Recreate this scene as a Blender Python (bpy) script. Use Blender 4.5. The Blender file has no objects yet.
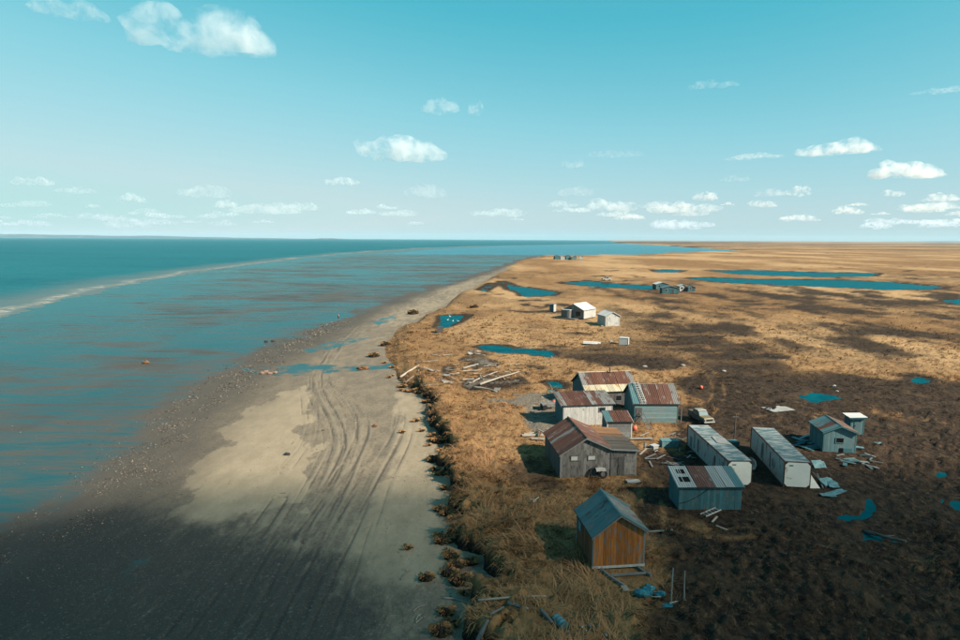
import bpy, bmesh, math, random
import numpy as np
from mathutils import Vector, Matrix
random.seed(7); rng = np.random.default_rng(11)
SC = bpy.context.scene; COL = SC.collection
rad = math.radians
# ------------------------------------------------------------------ camera
CAM_H = 23.0; FPX = 640.0; PITCH = math.atan(81/640.); ROLL = 0.0052
cam_d = bpy.data.cameras.new('camera'); cam = bpy.data.objects.new('camera', cam_d); COL.objects.link(cam)
cam_d.sensor_width = 36.0; cam_d.lens = 24.0; cam_d.clip_start = 0.5; cam_d.clip_end = 90000
_F = Vector((0, math.cos(PITCH), -math.sin(PITCH))); _U = Vector((0, math.sin(PITCH), math.cos(PITCH))); _R = Vector((1, 0, 0))
_Rr = _R*math.cos(ROLL) + _U*math.sin(ROLL); _Ur = _U*math.cos(ROLL) - _R*math.sin(ROLL)
cam.matrix_world = Matrix(((_Rr.x, _Ur.x, -_F.x, 0), (_Rr.y, _Ur.y, -_F.y, 0), (_Rr.z, _Ur.z, -_F.z, CAM_H), (0, 0, 0, 1)))
SC.camera = cam
# ------------------------------------------------------------------ light and exposure
SUN_AZ, SUN_EL = rad(120), rad(36)            # azimuth clockwise from +Y (the view direction)
SUN_DIR = Vector((math.sin(SUN_AZ)*math.cos(SUN_EL), math.cos(SUN_AZ)*math.cos(SUN_EL), math.sin(SUN_EL)))
sun_d = bpy.data.lights.new('sun', 'SUN'); sun = bpy.data.objects.new('sun', sun_d); COL.objects.link(sun)
sun_d.energy = 5.0; sun_d.angle = rad(0.5); sun_d.color = (1.0, 0.90, 0.76)
sun.rotation_euler = SUN_DIR.to_track_quat('Z', 'Y').to_euler()
world = bpy.data.worlds.new('World'); SC.world = world; world.use_nodes = True
wn = world.node_tree; wn.nodes.clear()
w_out = wn.nodes.new('ShaderNodeOutputWorld'); w_bg = wn.nodes.new('ShaderNodeBackground')
w_sky = wn.nodes.new('ShaderNodeTexSky'); w_sky.sky_type = 'NISHITA'; w_sky.sun_disc = False
w_sky.sun_elevation = SUN_EL; w_sky.sun_rotation = SUN_AZ; w_sky.altitude = 0; w_sky.air_density = 1.0; w_sky.dust_density = 0.6; w_sky.ozone_density = 2.0
# the colour cast of the photograph's air: blue turned towards cyan
w_sep = wn.nodes.new('ShaderNodeSeparateColor'); w_comb = wn.nodes.new('ShaderNodeCombineColor')
def wmath(op, a, b):
    n = wn.nodes.new('ShaderNodeMath'); n.operation = op
    for i, v in enumerate((a, b)):
        if isinstance(v, (int, float)): n.inputs[i].default_value = v
        else: wn.links.new(v, n.inputs[i])
    return n.outputs[0]
wn.links.new(w_sky.outputs[0], w_sep.inputs[0])
rr, gg, bb = w_sep.outputs[0], w_sep.outputs[1], w_sep.outputs[2]
def wlin(a, b, c): return wmath('ADD', wmath('ADD', wmath('MULTIPLY', rr, a), wmath('MULTIPLY', bb, b)), c)
g_lin = wlin(.537, .415, 1.0)
w_knee = wmath('MAXIMUM', wmath('SUBTRACT', 1.0, wmath('MULTIPLY', wmath('MAXIMUM', wmath('SUBTRACT', g_lin, 4.6), 0.0), .09)), .5)   # soft shoulder on the brightest air
wn.links.new(wmath('MULTIPLY', w_knee, wmath('MAXIMUM', wmath('MINIMUM', wlin(.98, .239, -1.86), 4.75), 0.60)), w_comb.inputs[0])
wn.links.new(wmath('MULTIPLY', w_knee, g_lin), w_comb.inputs[1])
wn.links.new(wmath('MULTIPLY', w_knee, wlin(.327, .442, 2.16)), w_comb.inputs[2])
wn.links.new(w_comb.outputs[0], w_bg.inputs[0]); w_bg.inputs[1].default_value = 0.06
wn.links.new(w_bg.outputs[0], w_out.inputs[0])
SC.view_settings.view_transform = 'Standard'; SC.view_settings.look = 'None'; SC.view_settings.gamma = 1.0
SC.view_settings.use_curve_mapping = False; SC.view_settings.exposure = 1.2
SC.render.engine = 'CYCLES'
cy = SC.cycles; cy.max_bounces = 6; cy.diffuse_bounces = 2; cy.glossy_bounces = 2; cy.transmission_bounces = 2
cy.volume_bounces = 3; cy.transparent_max_bounces = 8; cy.use_denoising = True; cy.caustics_reflective = False; cy.caustics_refractive = False

# ------------------------------------------------------------------ places: where a bearing in the survey picture meets the ground
def G(u, v, z=0.0):
    u = float(u); v = float(v)
    dx, dy = (u-480)/FPX, (320-v)/FPX
    d = _F + (dx - ROLL*dy)*_R + (dy + ROLL*dx)*_U
    t = (z-CAM_H)/d.z
    return (t*d.x, t*d.y)
def GP(pts, z=0.0): return np.array([G(u, v, z) for u, v in pts])

# ------------------------------------------------------------------ numpy noise
def _hash(ix, iy, seed):
    h = (ix.astype(np.int64)*374761393 + iy.astype(np.int64)*668265263 + seed*1442695041) & 0xffffffff
    h = ((h ^ (h >> 13))*1274126177) & 0xffffffff
    h = h ^ (h >> 16)
    return (h & 0xffffff)/16777215.0
def vnoise(x, y, seed=0):
    ix = np.floor(x); iy = np.floor(y); fx = x-ix; fy = y-iy
    fx = fx*fx*fx*(fx*(fx*6-15)+10); fy = fy*fy*fy*(fy*(fy*6-15)+10)
    a = _hash(ix, iy, seed); b = _hash(ix+1, iy, seed); c = _hash(ix, iy+1, seed); d = _hash(ix+1, iy+1, seed)
    return (a*(1-fx)+b*fx)*(1-fy) + (c*(1-fx)+d*fx)*fy
def fbm(x, y, oct=4, seed=0, gain=0.5):
    s = 0; a = 1.0; t = 0
    for i in range(oct):
        s = s + a*vnoise(x*2**i+i*17.3, y*2**i-i*9.1, seed+i*31); t += a; a *= gain
    return s/t
def sstep(a, b, x):
    t = np.clip((x-a)/(b-a), 0, 1); return t*t*(3-2*t)
def line_sd(X, Y, P, closed=False):
    """signed distance; positive on the left of an open line, negative inside a closed one"""
    best = np.full(X.shape, 1e18); side = np.zeros(X.shape)
    n = len(P); m = n if closed else n-1
    inside = np.zeros(X.shape, bool)
    for i in range(m):
        ax, ay = P[i]; bx, by = P[(i+1) % n]; ex, ey = bx-ax, by-ay
        L = ex*ex+ey*ey + 1e-12
        t = ((X-ax)*ex+(Y-ay)*ey)/L
        if closed: t = np.clip(t, 0, 1)
        else: t = np.clip(t, -1e9 if i == 0 else 0, 1e9 if i == m-1 else 1)
        dx, dy = X-ax-t*ex, Y-ay-t*ey; d2 = dx*dx+dy*dy
        cr = ex*(Y-ay)-ey*(X-ax)
        u = d2 < best; best = np.where(u, d2, best); side = np.where(u, cr, side)
        if closed:
            with np.errstate(divide='ignore', invalid='ignore'):
                hit = ((ay > Y) != (by > Y)) & (X < (bx-ax)*(Y-ay)/(by-ay)+ax)
            inside ^= hit
    d = np.sqrt(best)
    return np.where(inside, -d, d) if closed else np.where(side >= 0, d, -d)
def poly_mask(X, Y, P, soft):
    """1 inside, falling to 0 over soft metres outside"""
    out = np.zeros(X.shape)
    lo = P.min(0)-soft*1.5; hi = P.max(0)+soft*1.5
    k = (X > lo[0]) & (X < hi[0]) & (Y > lo[1]) & (Y < hi[1])
    if k.any(): out[k] = 1-sstep(-soft*.5, soft, line_sd(X[k], Y[k], P, True))
    return out
# ------------------------------------------------------------------ objects
def put(name, me, material=None, parent=None, loc=None, rotz=None):
    o = bpy.data.objects.new(name, me); COL.objects.link(o)
    if material is not None and me is not None and len(me.materials) == 0: me.materials.append(material)
    if parent is not None: o.parent = parent
    if loc is not None: o.location = loc
    if rotz is not None: o.rotation_euler = (0, 0, rotz)
    return o
def tag(o, label=None, cat=None, group=None, kind=None):
    if label: o['label'] = label
    if cat: o['category'] = cat
    if group: o['group'] = group
    if kind: o['kind'] = kind
    return o
def thing(name, label, cat, loc=(0, 0, 0), rotz=0.0, group=None):
    o = put(name, None, None, None, loc, rotz); return tag(o, label, cat, group)
def np_mesh(name, V, Fq, attrs=None, smooth=True):
    """V (n,3); Fq list of int arrays each (m,k)"""
    me = bpy.data.meshes.new(name); V = np.asarray(V, np.float32)
    if not isinstance(Fq, list): Fq = [Fq]
    me.vertices.add(len(V)); me.vertices.foreach_set('co', V.ravel())
    tot = sum(f.size for f in Fq); nf = sum(len(f) for f in Fq)
    me.loops.add(tot); me.loops.foreach_set('vertex_index', np.concatenate([f.ravel() for f in Fq]).astype(np.int32))
    me.polygons.add(nf)
    counts = np.concatenate([np.full(len(f), f.shape[1]) for f in Fq])
    starts = np.concatenate([[0], np.cumsum(counts)[:-1]])
    me.polygons.foreach_set('loop_start', starts.astype(np.int32))
    me.update(calc_edges=True); me.validate()
    if smooth: me.polygons.foreach_set('use_smooth', np.ones(len(me.polygons), bool))
    for k, a in (attrs or {}).items():
        at = me.attributes.new(k, 'FLOAT', 'POINT'); at.data.foreach_set('value', np.asarray(a, np.float32))
    return me
# ------------------------------------------------------------------ materials
class NT:
    def __init__(s, name):
        s.m = bpy.data.materials.new(name); s.m.use_nodes = True; s.t = s.m.node_tree; s.t.nodes.clear()
        s.out = s.t.nodes.new('ShaderNodeOutputMaterial')
    def n(s, typ, ins=None, **props):
        nd = s.t.nodes.new(typ)
        for k, v in props.items(): setattr(nd, k, v)
        for k, v in (ins or {}).items(): s.set(nd.inputs[k], v)
        return nd
    def set(s, sock, v):
        if isinstance(v, bpy.types.NodeSocket): s.t.links.new(v, sock)
        elif isinstance(v, (tuple, list)) and len(v) == 3 and sock.type == 'RGBA': sock.default_value = (*v, 1)
        else: sock.default_value = v
    def attr(s, name): return s.n('ShaderNodeAttribute', attribute_name=name).outputs['Fac']
    def pos(s): return s.n('ShaderNodeNewGeometry').outputs['Position']
    def obj(s): return s.n('ShaderNodeTexCoord').outputs['Object']
    def scale(s, vec, sc):
        return s.n('ShaderNodeVectorMath', {0: vec, 1: sc}, operation='MULTIPLY').outputs[0]
    def addv(s, vec, o): return s.n('ShaderNodeVectorMath', {0: vec, 1: o}, operation='ADD').outputs[0]
    def noise(s, vec, scale, detail=4, rough=0.55, dist=0.0):
        return s.n('ShaderNodeTexNoise', {'Vector': vec, 'Scale': scale, 'Detail': detail, 'Roughness': rough, 'Distortion': dist}).outputs[0]
    def vor(s, vec, scale, feature='F1'):
        return s.n('ShaderNodeTexVoronoi', {'Vector': vec, 'Scale': scale}, feature=feature).outputs['Distance']
    def math(s, op, a, b=0.0, clamp=False):
        return s.n('ShaderNodeMath', {0: a, 1: b}, operation=op, use_clamp=clamp).outputs[0]
    def ramp(s, x, a, b):          # smooth 0..1 between a and b
        return s.n('ShaderNodeMapRange', {'Value': x, 'From Min': a, 'From Max': b}, interpolation_type='SMOOTHSTEP').outputs[0]
    def mix(s, f, a, b):
        nd = s.n('ShaderNodeMix', data_type='RGBA'); s.set(nd.inputs['Factor'], f); s.set(nd.inputs[6], a); s.set(nd.inputs[7], b); return nd.outputs[2]
    def mul(s, a, b):
        nd = s.n('ShaderNodeMix', data_type='RGBA', blend_type='MULTIPLY'); s.set(nd.inputs['Factor'], 1.0); s.set(nd.inputs[6], a); s.set(nd.inputs[7], b); return nd.outputs[2]
    def bump(s, h, strength=0.5, dist=0.1):
        return s.n('ShaderNodeBump', {'Height': h, 'Strength': strength, 'Distance': dist}).outputs[0]
    def bsdf(s, col, rough=0.8, normal=None, metal=0.0, spec=0.3, ior=1.45):
        b = s.n('ShaderNodeBsdfPrincipled', {'Base Color': col, 'Roughness': rough, 'Metallic': metal, 'Specular IOR Level': spec, 'IOR': ior})
        if normal is not None: s.set(b.inputs['Normal'], normal)
        return b.outputs[0]
    def water(s, col, rough, normal, tint, amount=1.0, ior=1.33):
        """body colour under a sky reflection that the polarised, cyan air tints"""
        d = s.n('ShaderNodeBsdfDiffuse', {'Color': col, 'Normal': normal}).outputs[0]
        g = s.n('ShaderNodeBsdfGlossy', {'Color': tint, 'Roughness': rough, 'Normal': normal}).outputs[0]
        fr = s.n('ShaderNodeFresnel', {'IOR': ior, 'Normal': normal}).outputs[0]
        return s.n('ShaderNodeMixShader', {0: s.math('MULTIPLY', fr, amount, True), 1: d, 2: g}).outputs[0]
    def done(s, sh): s.t.links.new(sh, s.out.inputs['Surface']); return s.m
    def rnd(s): return s.n('ShaderNodeObjectInfo').outputs['Random']

# =================================================================== TERRAIN
BANK = GP([(455, 850), (466, 720), (474, 640), (480, 605), (486, 575), (476, 550), (458, 532), (452, 512), (459, 490), (449, 470), (440, 458), (452, 446), (438, 436), (431, 424), (427, 410), (433, 400), (418, 390), (402, 380), (397, 366), (390, 352), (391, 340), (402, 325), (425, 314), (440, 306), (468, 291), (490, 277), (507, 266), (520, 260), (545, 255.6)], -0.7)
TUN_FAR = GP([(580, 255), (650, 254.5), (668, 252.5), (700, 251.5), (748, 250.3), (700, 247.6), (660, 245.0), (620, 243.1)], -0.7)
WATERLINE = GP([(-260, 700), (-60, 585), (0, 556), (60, 520), (100, 488), (135, 455), (165, 425), (195, 402), (240, 370), (290, 345), (330, 325), (362, 311), (420, 290), (478, 274), (515, 261), (545, 254)], -1.9)
SURF = GP([(-300, 395), (-100, 342), (0, 314), (50, 301), (100, 289), (150, 278.5), (200, 270.5), (250, 264), (300, 258), (350, 253), (420, 248.3), (480, 246), (560, 244.5)], -2.25)
FAR_D = 26000.0
def fan(a0, a1, da, z0, v_min, fine=1.0):
    """grid whose cells shrink with nearness: rows of distance, columns of bearing"""
    H = CAM_H-z0
    v = []
    x = FPX*H/30.0
    while x > v_min:
        v.append(x)
        x -= (2.0 if x > 110 else 1.0 if x > 40 else 0.5 if x > 10 else 0.25)*fine
    d = FPX*H/np.array(v)
    near = np.array([-150., -60., -15., 5., 14., 20., 25., 28.]); d = np.concatenate([near, d, [FAR_D]])
    a = np.arange(a0, a1+da*.5, da)
    D, A = np.meshgrid(d, a, indexing='ij')
    X = A*np.maximum(D, 28.0); Y = D
    n, m = D.shape
    idx = np.arange(n*m).reshape(n, m)
    Q = np.stack([idx[:-1, :-1], idx[:-1, 1:], idx[1:, 1:], idx[1:, :-1]], -1).reshape(-1, 4)
    return X.ravel(), Y.ravel(), Q
def compact(V, Q, attrs, keep):
    Q = Q[keep]; used = np.unique(Q); mp = np.full(len(V), -1); mp[used] = np.arange(len(used))
    return V[used], mp[Q], {k: a[used] for k, a in attrs.items()}
# ponds and puddles: outline, level
POND_SPEC = [
 ('long narrow teal pond in golden grass by the driftwood', [(476,347.5),(484,345.2),(505,346),(520,349),(540,350),(557,353),(555,357.3),(538,356.3),(528,353.6),(515,353),(500,352.6),(487,350.2)]),
 ('small teal pond close to the bank with white birds on it', [(441,316),(453,315),(469,315.5),(464,319.5),(456,323.5),(446,327),(437,328),(441,321)]),
 ('forked teal pond beyond the grey outhouse', [(501,281.5),(508,283.5),(515,286.5),(535,288.6),(557,292.6),(553,295.4),(530,297),(522,296.4),(521,293),(509,290)]),
 ('thin teal creek running behind the pale cabin', [(560,283),(588,281),(600,282.6),(630,284.6),(657,286),(680,288.2),(655,289.4),(620,288),(590,286),(575,285)]),
 ('broad teal lake, nearer of the two long ones', [(686,278.4),(706,277.4),(750,279),(840,280),(893,282.5),(949,288),(930,289.6),(883,289.6),(833,287),(773,284.8),(717,282)]),
 ('long teal lake, farther of the two long ones', [(706,270.5),(750,270.2),(827,272.4),(880,273.2),(873,276.4),(813,277),(740,274.4)]),
 ('tiny teal pool left of the long lakes', [(653,270.8),(668,269.6),(684,270.6),(676,272.4),(658,272.2)]),
 ('teal pool at the right edge beyond the dark heath', [(941,300),(962,298.8),(990,301),(992,304.5),(958,304)]),
 ('bright teal puddle behind the small gabled shed', [(799,397),(811,392),(824,392.6),(841,398),(831,401.5),(819,405.5),(808,402)]),
 ('crescent shaped teal puddle beyond the container debris', [(862,497),(875,499),(883,508),(878,518),(862,523.5),(846,522),(836,519),(838,514.5),(852,514),(862,507)]),
 ('shallow teal puddle lying along the fallen log', [(857,529),(872,532),(888,535),(902,541),(890,543),(858,541.5)]),
 ('small dark teal puddle at the right edge below the others', [(944,498),(955,500),(966,503),(968,511),(956,511.5),(947,507)]),
 ('thin dark puddle at the right edge above the other', [(936,474),(948,473),(958,476),(951,478),(940,477)]),
 ('teal pool behind the long white shed', [(546,382),(556,381.6),(566,384.5),(566,389),(553,388)]),
 ('small pool out on the dark heath at right', [(910,379),(919,377.5),(928,381),(921,384),(912,383)]),
 ('narrow channel parallel to the beach near the far bank', [(479,290),(492,283.2),(495,284.6),(485,291)]),
]
PONDS = [(lab, GP(p, -0.15)) for lab, p in POND_SPEC]
def pond_sd(X, Y, grow=12.0):
    out = np.full(X.shape, 1e3)
    for lab, P in PONDS:
        lo = P.min(0)-grow; hi = P.max(0)+grow
        k = (X > lo[0]) & (X < hi[0]) & (Y > lo[1]) & (Y < hi[1])
        if k.any(): out[k] = np.minimum(out[k], line_sd(X[k], Y[k], P, True))
    return out
# level ground under the buildings (x, y, radius)
PADS = [(9.6, 44, 3.6), (10.5, 63, 6.5), (13.5, 79.5, 5.5), (18, 88, 6), (16.4, 73.3, 3.2), (22.4, 81.5, 5), (19.8, 54.3, 4.2), (24.7, 64.3, 7.5), (30.5, 63.5, 7.5), (39.6, 70, 3.4), (45, 74.6, 2.0), (28.7, 79.5, 3), (29, 190, 8), (35.5, 171.5, 5), (22, 190, 2.5)]
def bank_s(X, Y):
    """distance landward of the broken bank edge"""
    s = -line_sd(X, Y, BANK)
    far = np.clip(Y/120.0, 0.6, 4)
    s = s + ((fbm(X/3.2/far, Y/3.2/far, 3, 5)-.5)*5.2 + (fbm(X/0.9, Y/0.9, 2, 6)-.5)*1.3*sstep(160, 60, Y))*np.clip(far, 1, 3)*0.8
    return s
FAR_POLY = np.concatenate([BANK, TUN_FAR, [(5200, FAR_D*1.02)], [(FAR_D*2.2, FAR_D*1.02)], [(FAR_D*2.2, -2000)], [(BANK[0][0]-5, -2000)]])
def tundra_h(X, Y, s=None):
    if s is None: s = bank_s(X, Y)
    hum = (fbm(X/7.0, Y/7.0, 3, 1)-.5)*0.75 + (fbm(X/1.3, Y/1.3, 3, 2)-.5)*0.42
    hum = hum + np.maximum(0, fbm(X/0.55, Y/0.55, 2, 3)-.50)*0.95*sstep(140, 60, Y)
    k = np.ones(X.shape)
    for px, py, r in PADS: k = np.minimum(k, sstep(r*0.85, r*1.5, np.hypot(X-px, Y-py)))
    pd = pond_sd(X, Y); pf = np.clip(Y/80, .6, 3); pd = pd + (.12+(fbm(X/1.5/pf, Y/1.5/pf, 3, 13)-.5)*2.2 + (fbm(X/.5, Y/.5, 2, 14)-.5)*.7)*pf; k2 = sstep(-0.5, 3.0, pd)
    h = hum*(0.12+0.88*k)*(0.15+0.85*k2)
    h = np.where(pd < 8, np.maximum(h, -.08), h)
    h = h - 0.30*sstep(0.45, -0.75, pd)
    # lip of the bank stands a little proud, then breaks off
    h = h + 0.35*sstep(0.2, 1.2, s)*sstep(6.0, 2.0, s)*sstep(300, 120, Y)
    gentle = sstep(84, 125, Y)*sstep(.35, .62, fbm(X/14+3, Y/14, 2, 12)*.7+.3*sstep(90, 140, Y)+.12)
    edge = sstep(-0.25-2.5*gentle, 0.75+4.5*gentle, s)
    h = h*edge + (1-edge)*(-1.75)
    h = np.where(s < -0.25-2.5*gentle, -1.75-0.5*np.minimum(-0.25-2.5*gentle-s, 4), h)
    return h
def beach_h(X, Y):
    db = line_sd(X, Y, BANK); dw = line_sd(X, Y, WATERLINE); ds = line_sd(X, Y, SURF)
    t = np.clip(db, 0, None)/(np.clip(db, 0, None)+np.clip(-dw, 0, None)+1e-3)
    z1 = -1.30-0.60*t
    t2 = np.clip(dw, 0, None)/(np.clip(dw, 0, None)+np.clip(-ds, 0, None)+1e-3)
    z2 = -1.90-0.30*t2
    z = np.where(dw < 0, z1, z2)
    z = np.where(ds > 0, -2.2-0.02*np.minimum(ds, 40), z)
    return z, db, dw, ds

def W2(px, z=-1.6): return GP(px, z)
DRY = W2([(300,384),(282,392),(252,412),(225,440),(203,470),(182,500),(166,520),(166,533),(205,532),(240,528),(268,520),(300,500),(306,462),(303,430),(310,400)])
STRIP = W2([(404,392),(426,402),(424,420),(436,440),(430,456),(446,474),(452,500),(448,520),(462,545),(470,570),(440,590),(392,585),(350,575),(352,540),(372,505),(396,470),(404,440),(398,415)])
TRK = [  # tyre tracks along the beach
 [(196,690),(232,620),(262,570),(296,520),(322,470),(334,440),(324,410),(311,390),(312,372),(330,350),(356,325)],
 [(214,690),(250,620),(278,572),(306,525),(330,480),(343,446),(338,420),(322,396),(316,374),(335,350),(360,326)],
 [(240,690),(272,620),(300,566),(330,512),(352,470)],
 [(268,690),(296,624),(318,572),(344,520),(368,476),(392,432),(398,412),(390,398)],
 [(282,690),(310,624),(332,572),(356,524),(379,480),(400,440),(405,420)],
 [(300,540),(322,505),(338,480),(352,455),(362,430),(352,405),(330,384)],
 [(150,690),(205,610),(246,556),(286,500)],
 [(288,470),(312,440),(310,410),(304,390)],
]
TRK = [W2(t) for t in TRK]
# ---- tundra sheet
X, Y, Q = fan(-0.16, 1.3, 0.0040, 0.0, 0.7)
sd_far = line_sd(X, Y, FAR_POLY, True)
s = np.where(Y < 420, bank_s(X, Y), -sd_far)
s = np.minimum(s, np.where(Y > 300, -sd_far + (fbm(X/70, Y/70, 4, 9)-.5)*70*sstep(300, 700, Y), 1e9))
h = tundra_h(X, Y, s)
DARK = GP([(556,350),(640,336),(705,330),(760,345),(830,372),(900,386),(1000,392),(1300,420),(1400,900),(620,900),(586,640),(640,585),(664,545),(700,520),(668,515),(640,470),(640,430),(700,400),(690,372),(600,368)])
def seg_dist(X, Y, P):
    best = np.full(X.shape, 1e9)
    for i in range(len(P)-1):
        ax, ay = P[i]; ex, ey = P[i+1]-P[i]; t = np.clip(((X-ax)*ex+(Y-ay)*ey)/(ex*ex+ey*ey), 0, 1)
        best = np.minimum(best, np.hypot(X-ax-t*ex, Y-ay-t*ey))
    return best
def smooth_line(P, n=4):
    P = np.asarray(P, float)
    for _ in range(n):
        Q = np.empty((2*len(P)-2, P.shape[1])); Q[0::2] = .75*P[:-1]+.25*P[1:]; Q[1::2] = .25*P[:-1]+.75*P[1:]
        P = np.concatenate([P[:1], Q, P[-1:]])
    return P
PATH_A = smooth_line(GP([(505, 487), (545, 492), (600, 500), (655, 520), (700, 535), (770, 530), (830, 545), (960, 575), (1060, 590)]), 2)
PATH_B = smooth_line(GP([(655, 520), (648, 490), (660, 462), (700, 420), (722, 396), (712, 372), (680, 350), (640, 336), (600, 330)]), 2)
PATH_C = smooth_line(GP([(740, 415), (800, 420), (860, 408), (920, 420), (1000, 425)]), 2)
def cover(X, Y, s):
    """how dark the heath is, and where bare pale ground shows"""
    wx = X + (fbm(X/14, Y/14, 3, 23)-.5)*16; wy = Y + (fbm(X/14, Y/14, 3, 24)-.5)*22
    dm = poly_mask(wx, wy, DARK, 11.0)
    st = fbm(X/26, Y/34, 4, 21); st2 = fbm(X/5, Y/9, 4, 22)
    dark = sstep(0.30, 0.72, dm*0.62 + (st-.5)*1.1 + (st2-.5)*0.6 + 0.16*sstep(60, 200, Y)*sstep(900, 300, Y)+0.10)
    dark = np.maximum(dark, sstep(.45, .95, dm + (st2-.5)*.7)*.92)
    near_bank = sstep(14, 5, s)*sstep(400, 200, Y)
    dark = dark*(1-0.75*near_bank)
    # band of brown heath across the middle distance
    for poly, soft, amt in [([(600,296),(640,289),(720,292),(800,296),(960,305),(1100,312),(1100,330),(900,322),(760,312),(660,305)], 14, .55), ([(560,332),(620,330),(690,342),(700,352),(640,350),(580,345)], 5, .7), ([(472,330),(540,323),(600,330),(560,336),(500,336)], 6, .35),
                             ([(820,276),(960,272),(1060,276),(1060,282),(900,281)], 20, .6), ([(440,372),(520,366),(520,374),(470,384),(440,384)], 3, .6), ([(500,468),(530,458),(556,470),(566,490),(545,497),(515,482)], 2, .65)]:
        P = GP(poly); k = poly_mask(X, Y, P, soft); dark = np.maximum(dark, amt*k*sstep(.25, .6, st2*.6+.4*st))
    pad = poly_mask(X, Y, GP([(512,402),(530,394),(560,392),(575,405),(572,440),(535,432),(526,420),(528,408),(505,402),(480,398),(500,399)]), 1.2)
    pad = np.maximum(pad, .6*poly_mask(X, Y, GP([(415,372),(450,360),(500,358),(540,372),(520,382),(480,384),(470,392),(430,388)]), 5)*sstep(.45, .62, st2))
    dark = np.clip(dark*np.where(Y > 78, 1.0-.42*sstep(84, 135, Y)*sstep(.56, .40, fbm(X/30, Y/6, 4, 25)), 1.0), 0, 1)
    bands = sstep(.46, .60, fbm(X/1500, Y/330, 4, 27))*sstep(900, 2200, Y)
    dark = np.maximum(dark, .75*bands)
    dark = np.maximum(dark, .9*poly_mask(X, Y, GP([(425,366),(455,358),(500,360),(545,368),(560,376),(520,384),(470,396),(430,386)]), 5)*sstep(.40, .58, st2))
    dark = np.maximum(dark, .42*sstep(.5, .66, fbm(X/16, Y/20, 4, 26))*sstep(100, 150, Y)*sstep(900, 400, Y))
    dark = np.maximum(dark, .85*sstep(1.6, .3, pond_sd(X, Y)/np.clip(Y/90, .6, 4)))
    dark = np.maximum(dark, .80*sstep(.24, .70, fbm(X/11, Y/24, 5, 28, .6))*sstep(95, 130, Y)*sstep(520, 260, Y)*sstep(4, 40, X-.08*Y))
    kn = (Y < 140)                      # worn wheel paths between the buildings
    if kn.any():
        for pl_, wd in ((PATH_A, .75), (PATH_B, .85), (PATH_C, .6)):
            dd = seg_dist(X[kn], Y[kn], pl_); rut = np.exp(-((dd-wd)/.32)**2)*sstep(.3, .55, fbm(X[kn]/2, Y[kn]/4, 3, 29))
            dark[kn] = dark[kn]*(1-.55*rut)+.3*rut*(1-dark[kn])
    return dark, pad
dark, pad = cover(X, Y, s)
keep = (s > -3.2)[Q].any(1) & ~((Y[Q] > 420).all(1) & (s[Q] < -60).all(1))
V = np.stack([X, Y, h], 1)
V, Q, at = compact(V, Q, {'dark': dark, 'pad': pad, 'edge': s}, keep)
def mat_tundra():
    t = NT('tundra_ground'); p = t.pos()
    n1 = t.noise(t.scale(p, (1, .7, 1)), 1.6, 5, .65); n2 = t.noise(p, 0.16, 4, .6); n3 = t.noise(p, 7.0, 3, .6); n4 = t.noise(t.scale(p, (1, .45, 1)), 0.012, 5, .6)
    gold = t.mix(t.ramp(n2, .35, .68), (0.225, 0.125, 0.054), (0.15, 0.080, 0.036))
    gold = t.mix(t.ramp(n4, .42, .62), gold, (0.36, 0.222, 0.108))
    gold = t.mix(t.math('MULTIPLY', t.ramp(n1, .5, .72), .75), gold, (0.0594, 0.033, 0.0158))
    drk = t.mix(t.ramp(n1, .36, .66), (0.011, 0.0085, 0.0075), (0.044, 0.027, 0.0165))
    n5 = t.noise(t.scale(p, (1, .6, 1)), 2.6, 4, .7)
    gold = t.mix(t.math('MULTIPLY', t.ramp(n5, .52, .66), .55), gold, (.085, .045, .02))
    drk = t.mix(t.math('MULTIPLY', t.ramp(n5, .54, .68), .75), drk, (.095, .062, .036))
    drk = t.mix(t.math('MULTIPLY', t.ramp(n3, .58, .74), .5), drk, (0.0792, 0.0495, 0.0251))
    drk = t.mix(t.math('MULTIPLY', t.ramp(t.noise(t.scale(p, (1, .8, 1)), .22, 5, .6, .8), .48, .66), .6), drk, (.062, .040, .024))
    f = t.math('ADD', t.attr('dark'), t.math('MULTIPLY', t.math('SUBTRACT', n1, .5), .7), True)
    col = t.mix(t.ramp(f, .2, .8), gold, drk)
    padc = t.mix(t.ramp(n3, .4, .6), (0.172, 0.149, 0.119), (0.0792, 0.066, 0.0528))
    col = t.mix(t.math('MULTIPLY', t.ramp(t.math('ADD', t.attr('pad'), t.math('MULTIPLY', t.math('SUBTRACT', n1, .5), .8)), .35, .65), .9), col, padc)
    soil = t.mix(t.ramp(n3, .35, .65), (0.00924, 0.00726, 0.00594), (0.0297, 0.0218, 0.0158))
    col = t.mix(t.math('MULTIPLY', t.ramp(t.attr('edge'), .75, .25), t.ramp(t.n('ShaderNodeSeparateXYZ', {0: p}).outputs[1], 130.0, 95.0)), col, soil)
    bh = t.math('ADD', n1, t.math('MULTIPLY', n3, .35))
    return t.done(t.bsdf(col, .95, t.bump(bh, .9, .25), spec=.1))
tundra = tag(put('tundra', np_mesh('tundra', V, Q, at), mat_tundra()), 'golden and dark brown tundra plain above the beach', kind='structure')

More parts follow.
